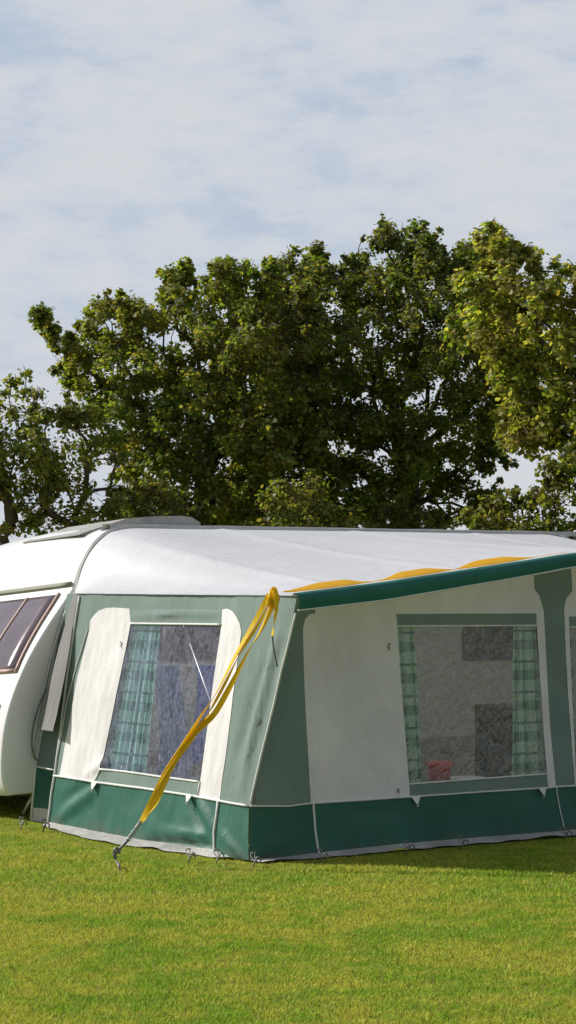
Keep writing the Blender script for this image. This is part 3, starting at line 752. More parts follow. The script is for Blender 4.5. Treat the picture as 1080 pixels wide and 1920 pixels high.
for vv, ins in [(0, rad), (.006, rad * .6), (.012, rad * .25), (.020, rad * .05), (.03, 0)]: rings.append((vv, ins))
rings = rings + [(WID * .25, 0), (WID * .5, 0), (WID * .75, 0)] + [(WID - v_, i_) for v_, i_ in rings[::-1]]
G = Geo(); R_ = []
for vv, ins in rings:
    camber = .05 * math.sin(math.pi * vv / WID)
    R_.append([cpt(u, z + (camber if z > 2.0 else 0), vv) for u, z in inset_prof(ins)])
vs = [p for r in R_ for p in r]; fs = []
for i in range(len(R_) - 1):
    for j in range(NP): fs.append((i * NP + j, i * NP + (j + 1) % NP, (i + 1) * NP + (j + 1) % NP, (i + 1) * NP + j))
fs.append(tuple(range(NP))); fs.append(tuple((len(R_) - 1) * NP + j for j in range(NP - 1, -1, -1)))
G.add(vs, fs); me = G.mesh('body')
bm = bmesh.new(); bm.from_mesh(me); bmesh.ops.recalc_face_normals(bm, faces=bm.faces[:]); bm.to_mesh(me); bm.free()
body = link('body', me, M['body'], cara)
for p in me.polygons:
    if len(p.vertices) > 4: p.use_smooth = False
me.set_sharp_from_angle(angle=R(28))
# position along the front profile
def prof_at(zz):
    k = min(range(60), key=lambda i: abs(prof[i][1] - zz) if prof[i][0] < 1 else 9)
    return prof[k]
PA = [prof[i] for i in range(NP) if prof[i][0] < .75]
pz = [p[1] for p in PA]; pu = [p[0] for p in PA]
kz = np.argsort(pz); pz = np.array(pz)[kz]; pu = np.array(pu)[kz]
def endp(z, v, out=.01):                # a point on the sloping front end, at height z, v in from the near side
    u = float(np.interp(z, pz, pu)); du = float(np.interp(z + .02, pz, pu)) - float(np.interp(z - .02, pz, pu))
    n = V(-.04, du, 0).normalized()
    return cpt(u + n.x * out, z + n.y * out, v)
def z_of(px, py):  return CV.st(px, py)[1]
# window in the front end: split in panes
zt_, zb_ = 1.655, 1.10
def endstrip(name, za, zb, va, vb, m, parent, out=.012, nz=14, nv=10, va2=None, vb2=None, label=None):
    va2 = va if va2 is None else va2; vb2 = vb if vb2 is None else vb2
    rows_ = []
    for i in range(nz + 1):
        k = i / nz; z = za + (zb - za) * k
        rows_.append([endp(z, (va + (va2 - va) * k) + ((vb + (vb2 - vb) * k) - (va + (va2 - va) * k)) * j / nv, out) for j in range(nv + 1)])
    g = Geo().grid(rows_)
    o = link(name, g.mesh(name), m, parent, label=label)
    md = o.modifiers.new('t', 'SOLIDIFY'); md.thickness = .012; md.offset = 0
    return o
fwin = endstrip('window', zt_, zb_, .16, 1.94, M['caravan_glass'], cara, .006, va2=.10, vb2=2.0, label='tinted front window of the caravan')
endstrip('window_seal', zt_ + .012, zb_ - .012, .135, .16, M['peach'], fwin, .012, nv=2, va2=.075, vb2=.10)
endstrip('window_seal', zb_ + .012, zb_ - .012, .10, 2.0, M['peach'], fwin, .012, nz=2)
endstrip('mullion', zt_, zb_, .60, .62, M['peach'], fwin, .014, nv=2, va2=.60, vb2=.62)
endstrip('mullion', zt_, zb_, 1.46, 1.48, M['peach'], fwin, .014, nv=2)
endstrip('gutter', 1.745, 1.715, .03, WID - .03, M['gutter'], cara, .012, nz=3)
endstrip('badge', .80, .785, .13, .30, M['badge'], cara, .010, nz=2, nv=4, va2=.16, vb2=.33)
bd = endstrip('badge', .86, .835, .15, .42, M['badge'], cara, .010, nz=2, nv=4)
# roof moulding standing on the caravan roof behind the rail
def rp(px, py, v):
    """point v metres in from the caravan's near side, seen at px,py"""
    r = V((px - 540) / F, 1, (HY - py) / F); O = CV.P(0, 0, -v); t = (O - CAM).dot(e) / r.dot(e); return CAM + r * t
g = Geo(); outl = [(150, 1001), (180, 991), (210, 981), (238, 972), (290, 968), (340, 967), (360, 970), (376, 980)]
front_ = [rp(x, y, .25) for x, y in outl]; back_ = [p + e * .9 - Z * .05 for p in front_]
low_f = [V(p.x, p.y, ztop - .06) for p in front_]; low_b = [p + e * .9 - Z * .05 for p in low_f]
n = len(outl); g.add(low_f + front_ + back_ + low_b, [(i + k * n, i + 1 + k * n, i + 1 + (k + 1) * n, i + (k + 1) * n) for k in range(3) for i in range(n - 1)])
g.add([low_f[0], front_[0], back_[0], low_b[0]], [(0, 1, 2, 3)]); g.add([low_f[-1], front_[-1], back_[-1], low_b[-1]], [(3, 2, 1, 0)])
link('roof_fairing', g.mesh('rf'), M['bodyroof'], cara, False, 'grey moulding on the caravan roof')
# grey strip: weathered roof edge just above the rail
g = Geo()
for i in range(1): 
    rr_ = []
    for k in range(60):
        u = .75 + (5.49 - .75) * k / 59; z = ztop + .012 + .006 * noise.noise((u * 3, 0, 0))
        zz = z + .009
        rr_.append([CV.P(u, ztop - .02, -.005), CV.P(u, zz, -.02), CV.P(u, zz, -.12), CV.P(u, ztop - .06, -.16)])
    g.grid(rr_)
link('roof_edge', g.mesh('re'), M['paleedge'], cara, False)
link('awning_rail', Geo().tube([CV.P(p[0], p[1] + .012, .010) for p in bkh] + [CV.P(2 * UM - p[0], p[1] + .012, .010) for p in bkh[::-1]], .009, 6).mesh('ar'), M['trimgrey'], cara)
link('end_post', Geo().box(CV.P(5.5, ztop - .01, -.03), d * .035, e * .03, Z * .045).mesh('ep'), M['trimgrey'], cara, False)
# skirt, wheel, side windows and door (seen dimly through the awning windows)
def cvpanel(name, u0, u1, z0, z1, m, parent, out=.01, r=.05, label=None):
    pts = []
    for cx, cy, a0 in ((u1 - r, z1 - r, 0), (u0 + r, z1 - r, 90), (u0 + r, z0 + r, 180), (u1 - r, z0 + r, 270)):
        for k in range(5): a = R(a0 + k * 22.5); pts.append((cx + r * math.cos(a), cy + r * math.sin(a)))
    n = len(pts); f_ = [CV.P(s, t, out) for s, t in pts]; b_ = [CV.P(s, t, -.02) for s, t in pts]
    return link(name, Geo().add(f_ + b_, [tuple(range(n))] + [(i, (i + 1) % n, n + (i + 1) % n, n + i) for i in range(n)]).mesh(name), m, parent, False, label)
u_a, z_a = CV.st(866, 1174); u_b, z_b = CV.st(962, 1236)
cvpanel('window', u_a, u_b + .5, z_b, z_a, M['caravan_glass'], cara, .015, label='dark side window of the caravan behind the awning')
cvpanel('window', 1.15, 1.95, 1.15, 1.62, M['caravan_glass'], cara, .015)
dr = cvpanel('door', u_b - 1.9, u_b - 1.3, .45, 1.95, M['body'], cara, .02)
cvpanel('handle', u_b - 1.85, u_b - 1.75, 1.05, 1.12, M['darksteel'], dr, .045, .02)
for vv in (-.10, -WID + .28):
    wg = Geo(); c = CV.P(2.9, .30, vv)
    prof_w = [(.10, -.08), (.24, -.09), (.30, -.07), (.305, 0), (.30, .07), (.24, .09), (.10, .08)]
    vs = []; fs = []; n = 28
    for r_, o_ in prof_w: vs += [c + (d * math.cos(2 * math.pi * k / n) + Z * math.sin(2 * math.pi * k / n)) * r_ + e * (-o_ * -1) for k in range(n)]
    for i in range(len(prof_w) - 1):
        for k in range(n): fs.append((i * n + k, i * n + (k + 1) % n, (i + 1) * n + (k + 1) % n, (i + 1) * n + k))
    wh = link('wheel', wg.add(vs, fs).mesh('wheel'), M['rubber'], cara)
    hb = Geo(); n = 20; cc = [c + e * o_ for o_ in (-.07, .07)]
    for q in cc: hb.add([q] + [q + (d * math.cos(2 * math.pi * k / n) + Z * math.sin(2 * math.pi * k / n)) * .12 for k in range(n)], [(0, 1 + k, 1 + (k + 1) % n) for k in range(n)])
    link('hub', hb.mesh('hub'), M['steel'], wh, False)
link('chassis', Geo().box(CV.P(2.9, .36, -1.05) , d * 2.5, e * .85, Z * .05).mesh('ch'), M['darkbox'], cara, False)
link('steady_leg', Geo().tube([CV.P(.35, .36, -.25), CV.P(.15, .02, -.25)], .02).mesh('sl'), M['steel'], cara)
link('steady_leg', Geo().tube([CV.P(.35, .30, -1.8), CV.P(.15, .02, -1.8)], .02).mesh('sl'), M['steel'], cara)
link('drawbar', Geo().tube([CV.P(.5, .36, -.5), CV.P(-1.3, .38, -1.05), CV.P(.5, .36, -1.6)], .03).mesh('db'), M['steel'], cara)
# cable hanging beside the grey cloth
cab = smoothpath([CV.P(*CV.st(*p), .05) for p in [(80, 1290), (66, 1325), (56, 1360), (53, 1390), (57, 1415), (64, 1426)]], 6)
single('cable', Geo().tube(cab, .006, 6).mesh('cable'), M['darksteel'], 'thin dark cable hanging in a curve on the caravan side beside the grey cloth', 'cable', cab[-1])

# ------------------------------------------------------------------ things inside the awning
def inside(px, py, back, fr=FR):
    r = V((px - 540) / F, 1, (HY - py) / F); k = (A + e * back - CAM).dot(e) / r.dot(e); return CAM + r * k
b0 = inside(820, 1466, .28); tz = b0.z - .04
link('draught_skirt', Geo().grid([[CV.P(u, z, .03 + .02 * math.sin(u * 9)) for u in np.linspace(.62, 5.5, 80)] for z in (.0, .15, .3, .46)]).mesh('ds'), M['skirt'], aw)
t = thing('low_table', 'low white topped table standing just inside the front window', 'table', V(b0.x, b0.y, 0))
tc = inside(868, 1466, .34); tc.z = tz
g = Geo(); n = 24; ring = lambda z, r1, r2: [V(tc.x, tc.y, z) + d * (r1 * math.cos(2 * math.pi * k / n)) + e * (r2 * .8 * math.sin(2 * math.pi * k / n)) for k in range(n)]
g.add(ring(tz, .40, .22) + ring(tz - .03, .40, .22), [tuple(range(n)), tuple(range(2 * n - 1, n - 1, -1))] + [(i, n + i, n + (i + 1) % n, (i + 1) % n) for i in range(n)])
link('table_top', g.mesh('tt'), M['whiteplastic'], t, False)
for a, b in ((-1, -1), (-1, 1), (1, -1), (1, 1)):
    link('leg', Geo().tube([V(tc.x, tc.y, tz - .03) + d * .25 * a + e * .12 * b, V(tc.x, tc.y, 0) + d * .33 * a + e * .16 * b], .012).mesh('leg'), M['steel'], t)
rc = inside(824, 1468, .20); rc.z = tz
bk_ = thing('red_bucket', 'small red plastic bucket seen through the lower left of the front window', 'bucket', rc)
link('bucket_body', Geo().lathe(rc, [(0, .003), (.060, .003), (.084, .165), (.092, .17), (.092, .182), (.080, .180), (.058, .01), (0, .01)], 22).mesh('bb'), M['red'], bk_)
link('handle', Geo().tube([rc + V(.084 * math.cos(a), -.02 * math.sin(a) - .01, .175 + .0 - .05 * math.sin(a)) for a in [math.pi * k / 12 for k in range(13)]], .004, 6).mesh('h'), M['whiteplastic'], bk_)
wc = inside(873, 1460, .24); wc.z = tz
prof_b = [(0, .004), (.05, .004), (.11, .035), (.145, .06), (.14, .062), (.10, .038), (0, .012)]
single('white_bowl', Geo().lathe(wc, prof_b, 26).mesh('wb'), M['whiteplastic'], 'white bowl beside the red bucket behind the front window', 'bowl', wc)
dc = inside(950, 1400, 1.6); dc.z = 0
cab_ = thing('storage_cabinet', 'dark upright cabinet standing behind the right half of the front window', 'cabinet', dc)
link('carcass', Geo().box(dc + Z * .40, d * .15, e * .2, Z * .40).mesh('c'), M['darkbox'], cab_, False)
link('door', Geo().box(dc + Z * .40 - e * .209, d * .135, e * .008, Z * .37).mesh('c'), M['darkbox'], cab_, False)
# airer with blue towel behind the side window
ac = inside(345, 1400, 1.95); ac.z = 0; e_keep, d_keep = e, d; e, d = V(1, .15, 0).normalized(), V(.15, -1, 0).normalized()
ai = thing('clothes_airer', 'white wire clothes airer standing behind the side window', 'clothes airer', ac)
g = Geo()
for sg in (-1, 1):
    q = ac + e * .34 * sg
    link('leg', Geo().tube([q - d * .3, q + d * .22 + Z * 1.15], .011).mesh('l'), M['whiteplastic'], ai)
    link('leg', Geo().tube([q + d * .3, q - d * .22 + Z * 1.15], .011).mesh('l'), M['whiteplastic'], ai)
for k in range(4):
    x = -.22 + .147 * k; link('rail', Geo().tube([ac - e * .34 + d * x + Z * 1.15, ac + e * .34 + d * x + Z * 1.15], .006).mesh('r'), M['whiteplastic'], ai)
link('rail', Geo().tube([ac - e * .34 + d * .18 + Z * .56, ac + e * .34 + d * .18 + Z * .56], .009).mesh('r'), M['whiteplastic'], ai)
def towel(x0, x1, drop, m, label, flare):
    gg = []
    for i in range(31):
        row = []
        for j in range(29):
            q = j / 28; k = i / 30
            x = e * ((x0 + x1) / 2 + (x1 - x0) * (q - .5) * (1 + flare * k) + .02 * math.sin(k * 5 + x0 * 9)) + d * (.25 + .022 * math.sin(q * 21 + k * 1.5 + x0 * 20) + .02 * k) + Z * (1.16 - drop * k + .03 * math.sin(q * 4) * k)
            row.append(ac + x)
        gg.append(row)
    single('hanging_towel', Geo().grid(gg).mesh('tw'), m, label, 'towel', ac + Z * 1.15 + d * .23 + e * x0, 'towels behind the side window')
towel(-.20, -.03, .86, M['paleblue'], 'pale blue towel hanging in narrow folds behind the side window, beside the curtain', .35)
towel(.05, .27, .70, M['blue'], 'deep blue towel hanging behind the right half of the side window', .15)
e, d = e_keep, d_keep

# ------------------------------------------------------------------ TREES
def in_poly(x, y, poly):
    c = False; n = len(poly); j = n - 1
    for i in range(n):
        xi, yi = poly[i]; xj, yj = poly[j]
        if (yi > y) != (yj > y) and x < (xj - xi) * (y - yi) / (yj - yi) + xi: c = not c
        j = i
    return c
def edge_dist(x, y, poly):
    m = 1e9; n = len(poly)
    for i in range(n):
        (x0, y0), (x1, y1) = poly[i], poly[(i + 1) % n]; dx, dy = x1 - x0, y1 - y0
        k = max(0, min(1, ((x - x0) * dx + (y - y0) * dy) / (dx * dx + dy * dy + 1e-9)))
        m = min(m, math.hypot(x - x0 - k * dx, y - y0 - k * dy))
    return m
LEAF = np.array([(0, -.46), (.40, -.34), (.38, -.06), (.46, .22), (.22, .28), (.0, .56), (-.22, .28), (-.46, .22), (-.38, -.06), (-.40, -.34)])
def leaves_mesh(P, N, S):
    n = len(P); k = len(LEAF)
    rnd = rng.normal(size=(n, 3)); T = np.cross(N, rnd); T /= np.linalg.norm(T, axis=1)[:, None] + 1e-9; B = np.cross(N, T)
    co = P[:, None, :] + (T[:, None, :] * LEAF[None, :, 0, None] + B[:, None, :] * LEAF[None, :, 1, None]) * S[:, None, None]
    co = co + N[:, None, :] * (np.abs(LEAF[None, :, 0, None]) * -.35) * S[:, None, None]
    me = bpy.data.meshes.new('foliage'); me.vertices.add(n * k); me.vertices.foreach_set('co', co.reshape(-1).astype(np.float32))
    me.loops.add(n * k); me.loops.foreach_set('vertex_index', np.arange(n * k, dtype=np.int32))
    me.polygons.add(n); me.polygons.foreach_set('loop_start', np.arange(0, n * k, k, dtype=np.int32))
    me.polygons.foreach_set('loop_total', np.full(n, k, dtype=np.int32)); me.update(); me.validate(); return me
def tree(name, label, Y, poly, base_px, thick, nclump, perclump, leaf, m, crad=.175, sprigs=(), holes=(), mind=.17, trunk_r=.13, group='trees behind the caravan', lean=0, cat='tree', seed=1, trunks=None):
    rd = random.Random(seed); xs = [p[0] for p in poly]; ys = [p[1] for p in poly]
    C_ = []; tries = 0
    base = V((base_px - 540) / F * Y, Y, 0)
    while len(C_) < nclump and tries < 40000:
        tries += 1
        x, y = rd.uniform(min(xs), max(xs)), rd.uniform(min(ys), max(ys))
        if not in_poly(x, y, poly): continue
        if any(math.hypot(x - h[0], (y - h[1])) < h[2] for h in holes): continue
        ed = edge_dist(x, y, poly)
        if ed < 12 + rd.random() * 14: continue
        half = thick * min(1, (ed / 150)) ** .5; dy_ = rd.uniform(-half, half)
        p = pix(x, y, Y); sc = (Y + dy_) / Y; p = CAM + (p - CAM) * sc
        if min([(p - q[0]).length for q in C_] or [9]) < mind * (1 - tries / 60000): continue
        C_.append((p, crad * rd.uniform(.7, 1.3)))
    n_ = len(poly)
    for i in range(n_):                # ragged leading shoots along the outline
        (x0, y0), (x1, y1) = poly[i], poly[(i + 1) % n_]; L_ = math.hypot(x1 - x0, y1 - y0)
        for _ in range(int(L_ / 18)):
            q = rd.random(); x, y = x0 + (x1 - x0) * q, y0 + (y1 - y0) * q; nx, ny = (y1 - y0) / L_, -(x1 - x0) / L_
            if y > 985 or rd.random() < .25: continue
            ln = rd.uniform(2, 20) if rd.random() < .7 else rd.uniform(16, 34); tz = rd.uniform(-.5, .5) * thick
            for st_ in (-.8, -.3, .2, .7, 1.0):
                if st_ * ln > 16 and rd.random() < .3: continue
                px_, py_ = x + nx * (ln * st_ - 12) + rd.gauss(0, 3), y + ny * (ln * st_ - 12) - abs(st_) * 3 + rd.gauss(0, 3)
                C_.append((pix(px_, py_, Y + tz), crad * (rd.uniform(.22, .42) if st_ > .5 else rd.uniform(.4, .7))))
    for (x, y) in sprigs: C_.append((pix(x, y, Y + rd.uniform(-.3, .3)), crad * rd.uniform(.45, .75)))
    # skeleton: grow from the trunk
    root = thing(name, label, cat, base, group)
    ztop_ = max(c[0].z for c in C_); fork = []
    tb = trunks or [(base_px, min(EYE + (HY - 900) / F * Y, ztop_ * .6), 0)]
    nodes = []; par = []; tips = []
    for bi, (bx, fz, lx) in enumerate(tb):
        b = V((bx - 540) / F * Y, Y + .25 * bi, -.1); prev = -1
        for k in range(8):
            q = k / 7; nodes.append(b + V(lx * q * q + .04 * noise.noise((q * 3, seed, bi)), .1 * noise.noise((q * 2, seed, 5 + bi)), (fz + .1) * q)); par.append(prev); prev = len(nodes) - 1
    trunk_nodes = len(nodes); plen = [n_.z * .5 for n_ in nodes]
    order = sorted(C_, key=lambda c: (c[0] - nodes[7]).length)
    start_ok = [i for i in range(trunk_nodes) if i % 8 >= 4]
    for (p, r) in order:
        best, bc = None, 1e9
        for i in (start_ok + list(range(trunk_nodes, len(nodes)))):
            dd_ = (nodes[i] - p).length; cost = dd_ + .35 * plen[i] + (.5 if nodes[i].z > p.z + .2 else 0)
            if dd_ > .02 and cost < bc: bc, best = cost, i
        a = nodes[best]; mid_ = a.lerp(p, .5) + V(rd.uniform(-.05, .05), rd.uniform(-.05, .05), rd.uniform(-.02, .08)) * min(1, (p - a).length * 2)
        nodes.append(mid_); par.append(best); plen.append(plen[best] + (mid_ - a).length)
        nodes.append(p); par.append(len(nodes) - 2); plen.append(plen[-1] + (p - mid_).length); tips.append(len(nodes) - 1)
    wgt = [0.0] * len(nodes)
    for tpi in tips: wgt[tpi] = 1
    kids = [[] for _ in nodes]
    for i in range(len(nodes) - 1, -1, -1):
        if par[i] >= 0: kids[par[i]].append(i)
    # accumulate (parents always precede children)
    for i in range(len(nodes) - 1, -1, -1):
        if par[i] >= 0: wgt[par[i]] += wgt[i]
    mx = max(wgt)
    rad_ = [max(.005, trunk_r * (w / mx) ** .62) for w in wgt]
    for i in range(trunk_nodes): rad_[i] = max(rad_[i], trunk_r * (1.25 - .6 * (i % 8) / 7) / (1 if len(tb) == 1 else 1.3))
    gt = Geo()
    for bi in range(len(tb)): gt.tube(nodes[bi * 8:(bi + 1) * 8], rad_[bi * 8:(bi + 1) * 8], 10)
    link('trunk', gt.mesh('trunk'), M['bark'], root)
    gb = Geo(); 
    for i in range(trunk_nodes, len(nodes)):
        gb.tube([nodes[par[i]], nodes[i]], [rad_[i] * 1.08 if par[i] >= trunk_nodes else rad_[i], rad_[i]], 5, False)
    # short twigs in each clump
    for (p, r) in C_:
        for k in range(4):
            q = p + V(rd.gauss(0, 1), rd.gauss(0, 1), rd.gauss(.4, .8)).normalized() * r * 1.1
            gb.tube([p, q], [.006, .003], 3, False)
    link('limbs', gb.mesh('limbs'), M['bark'], root)
    Ps = []; Ns = []; Ss = []
    for (p, r) in C_:
        n = int(perclump * (r / crad) ** 1.6 * rd.uniform(.75, 1.25)) + 4
        # a few sub-sprays per clump so the outline is ragged
        ns = 4; sub = rng.normal(size=(ns, 3)); sub /= np.linalg.norm(sub, axis=1)[:, None]; sub *= r * rng.uniform(.35, 1.0, (ns, 1)); sub[:, 2] *= .8
        pick = rng.integers(0, ns, n); off = sub[pick] + rng.normal(size=(n, 3)) * r * .26
        pos = np.array(p) + off
        nn = off / (r + 1e-6) * .7 + rng.normal(size=(n, 3)) * .55 + np.array([0, -.1, .75])
        nn /= np.linalg.norm(nn, axis=1)[:, None]
        Ps.append(pos); Ns.append(nn); Ss.append(rng.uniform(.5, 1.2, n) * leaf)
    Ps, Ns, Ss = np.concatenate(Ps), np.concatenate(Ns), np.concatenate(Ss)
    link('crown', leaves_mesh(Ps, Ns, Ss), m, root, False)
    print(name, len(C_), 'clumps', len(Ps), 'leaves'); return root

polyA = [(66, 600), (80, 575), (112, 630), (148, 632), (180, 568), (205, 570), (215, 600), (228, 560), (262, 575), (300, 560), (306, 512), (340, 498), (362, 505), (360, 540), (380, 545), (402, 495), (440, 488), (470, 508), (520, 500), (575, 520), (620, 640), (600, 1010), (230, 1010), (222, 900), (195, 800), (150, 740), (100, 700), (120, 655), (92, 640)]
tree('sycamore_tree', 'broad sycamore left of centre, its crown reaching out to a leafy arm at the left', 25.0, polyA, 385, 1.3, 370, 115, .056, M['leafA'],
     sprigs=[(72, 590), (80, 605), (90, 620), (108, 640), (185, 570), (200, 575), (172, 590), (232, 570), (240, 582), (318, 515), (350, 505), (340, 520), (410, 500), (432, 495), (150, 610), (455, 500), (105, 700), (112, 690), (330, 530), (470, 505)],
     holes=[(335, 648, 22), (345, 672, 18), (478, 690, 20), (240, 672, 14), (262, 690, 14), (440, 745, 8), (355, 628, 12), (415, 905, 20), (445, 930, 18), (430, 870, 12), (295, 640, 14), (220, 930, 12)], trunk_r=.13, seed=3)
polyB = [(470, 520), (520, 495), (540, 478), (555, 500), (575, 500), (585, 462), (602, 462), (612, 500), (655, 500), (672, 480), (700, 478), (705, 440), (735, 432), (800, 440), (828, 465), (880, 462), (915, 475), (990, 600), (1000, 720), (960, 830), (925, 880), (895, 900), (940, 935), (900, 1010), (420, 1010), (400, 800), (420, 650)]
tree('sycamore_tree', 'tallest dark sycamore in the middle, rising over the awning roof', 26.3, polyB, 765, 1.6, 560, 120, .056, M['leafB'],
     sprigs=[(718, 418), (722, 430), (714, 440), (781, 428), (785, 438), (596, 460), (592, 472), (600, 482), (545, 480), (540, 492), (672, 485), (690, 480), (740, 440), (760, 438), (800, 445), (815, 455), (512, 492), (660, 498), (880, 462)],
     holes=[(820, 545, 16), (640, 740, 9), (730, 860, 16), (745, 900, 12), (860, 985, 26), (830, 945, 20), (885, 890, 18), (900, 945, 14), (700, 600, 8), (870, 930, 16), (640, 970, 8)], trunk_r=.16, seed=5)
polyC = [(905, 445), (925, 428), (946, 462), (985, 466), (1002, 490), (1060, 505), (1080, 520), (1180, 500), (1320, 640), (1300, 880), (1120, 900), (1075, 870), (1030, 835), (985, 850), (950, 845), (928, 800), (945, 750), (915, 700), (900, 655), (845, 635), (850, 600), (885, 580), (865, 535), (880, 505), (925, 500)]
tree('sycamore_tree', 'paler yellow green sycamore at the right edge, sky showing under its crown', 23.6, polyC, 1160, 1.1, 270, 115, .058, M['leafC'],
     sprigs=[(912, 435), (925, 430), (938, 445), (985, 468), (1000, 480), (1062, 508), (1078, 500), (1082, 510), (850, 625), (858, 610), (862, 520), (935, 800), (945, 830), (900, 450), (955, 455), (1040, 500)],
     holes=[(1050, 790, 12), (1020, 810, 10), (1070, 830, 14), (940, 470, 10)], trunk_r=.13, seed=8)
polyD = [(-170, 770), (-60, 725), (0, 745), (15, 728), (45, 742), (70, 762), (110, 770), (180, 755), (235, 800), (235, 880), (225, 960), (200, 1030), (60, 1040), (50, 1000), (48, 950), (10, 930), (-60, 920), (-170, 960)]
tree('hawthorn_tree', 'low spreading tree at the left edge, thin bare branches showing beneath it', 23.2, polyD, 120, .6, 95, 90, .050, M['leafA'],
     sprigs=[(20, 722), (30, 718), (72, 742), (0, 735), (45, 735), (50, 700), (22, 980), (10, 995), (55, 960), (40, 985), (75, 1000), (-20, 940)],
     holes=[(112, 815, 26), (160, 890, 20), (190, 905, 26), (170, 940, 22), (205, 945, 18), (85, 900, 12), (125, 930, 14), (35, 960, 22), (200, 870, 14), (140, 870, 12), (100, 960, 10)], trunk_r=.07, seed=11,
     trunks=[(120, 2.3, .1), (60, 2.2, -.35), (190, 2.35, .25)], mind=.17, crad=.17)
polyE = [(868, 1020), (880, 975), (905, 945), (955, 925), (1015, 930), (1030, 880), (1050, 850), (1085, 840), (1180, 860), (1240, 1000), (1240, 1350), (850, 1350)]
tree('leafy_shrub', 'yellow green bush at the right, just above the end of the caravan roof', 22.6, polyE, 1040, .5, 260, 85, .052, M['leafA'], sprigs=[(1035, 870), (1020, 880), (905, 940), (880, 960), (1010, 925), (955, 922)], trunk_r=.05, seed=13, cat='bush', group='bushes at the foot of the trees', mind=.18, crad=.17)
polyF = [(440, 1020), (480, 960), (500, 915), (540, 895), (580, 905), (620, 945), (660, 975), (700, 1350), (400, 1350)]
tree('leafy_shrub', 'olive green bush showing over the middle of the awning roof', 23.0, polyF, 560, .5, 160, 85, .052, M['leafA'], trunk_r=.05, seed=17, cat='bush', group='bushes at the foot of the trees', mind=.18, crad=.17)
polyG = [(225, 1010), (235, 925), (290, 900), (350, 950), (400, 965), (420, 1350), (200, 1350)]
tree('leafy_shrub', 'dark bush at the left behind the raised end of the caravan roof', 23.6, polyG, 300, .5, 130, 85, .052, M['leafB'], trunk_r=.05, seed=19, cat='bush', group='bushes at the foot of the trees', mind=.18, crad=.17)
polyH = [(640, 1010), (690, 960), (760, 940), (820, 960), (870, 1000), (880, 1350), (640, 1350)]
tree('leafy_shrub', 'dark bush below the trunk of the tallest tree, just over the awning roof', 24.2, polyH, 760, .5, 150, 85, .052, M['leafB'], trunk_r=.05, seed=23, cat='bush', group='bushes at the foot of the trees', mind=.18, crad=.17)

# ------------------------------------------------------------------ GROUND + GRASS
def ground_mat():
    m, nt, out = mat('turf'); co = nd(nt, 'ShaderNodeTexCoord').outputs['Object']
    n1 = noise_t(nt, co, .9, 4, .6); n2 = noise_t(nt, co, 9, 5, .7)
    c = mixc(nt, ramp(nt, n1, .35, .68), (.14, .20, .015), (.26, .25, .04)); c = mixc(nt, ramp(nt, n2, .4, .7), c, (.10, .11, .012))
    p = nd(nt, 'ShaderNodeBsdfPrincipled'); p.inputs['Roughness'].default_value = .95; p.inputs['Specular IOR Level'].default_value = .1
    nt.links.new(c, p.inputs['Base Color']); nt.links.new(bump(nt, n2, .6, .03), p.inputs['Normal']); nt.links.new(p.outputs[0], out.inputs[0]); return m
def grass_mat():
    m, nt, out = mat('grass blades'); g = nd(nt, 'ShaderNodeNewGeometry'); co = nd(nt, 'ShaderNodeTexCoord').outputs['Object']
    big = noise_t(nt, mapping(nt, co, (1, 1, 0)), 1.1, 4, .62); med = noise_t(nt, mapping(nt, co, (1, 1, 0)), 6.0, 3, .6)
    rnd = g.outputs['Random Per Island']
    a = mixc(nt, rnd, (.20, .38, .022), (.37, .53, .045)); b = mixc(nt, rnd, (.43, .48, .035), (.66, .62, .11))
    f = math_n(nt, 'ADD', math_n(nt, 'MULTIPLY', big, .6), math_n(nt, 'MULTIPLY', med, .45))
    c = mixc(nt, ramp(nt, f, .46, .58), a, b)
    dead = math_n(nt, 'GREATER_THAN', math_n(nt, 'FRACT', math_n(nt, 'MULTIPLY', rnd, 37.3)), .95); c = mixc(nt, dead, c, (.50, .38, .15))
    p = nd(nt, 'ShaderNodeBsdfPrincipled'); p.inputs['Roughness'].default_value = .6; p.inputs['Specular IOR Level'].default_value = .25; nt.links.new(c, p.inputs['Base Color'])
    t = nd(nt, 'ShaderNodeBsdfTranslucent'); nt.links.new(c, t.inputs[0]); mx = nd(nt, 'ShaderNodeMixShader'); mx.inputs[0].default_value = .35
    nt.links.new(p.outputs[0], mx.inputs[1]); nt.links.new(t.outputs[0], mx.inputs[2]); nt.links.new(mx.outputs[0], out.inputs[0]); return m
def gz(x, y): return 0.0
me = bpy.data.meshes.new('ground'); S_ = 1500
me.from_pydata([(-S_, -S_, 0), (S_, -S_, 0), (S_, S_, 0), (-S_, S_, 0)], [], [(0, 1, 2, 3)])
go = link('ground', me, ground_mat()); go['kind'] = 'structure'
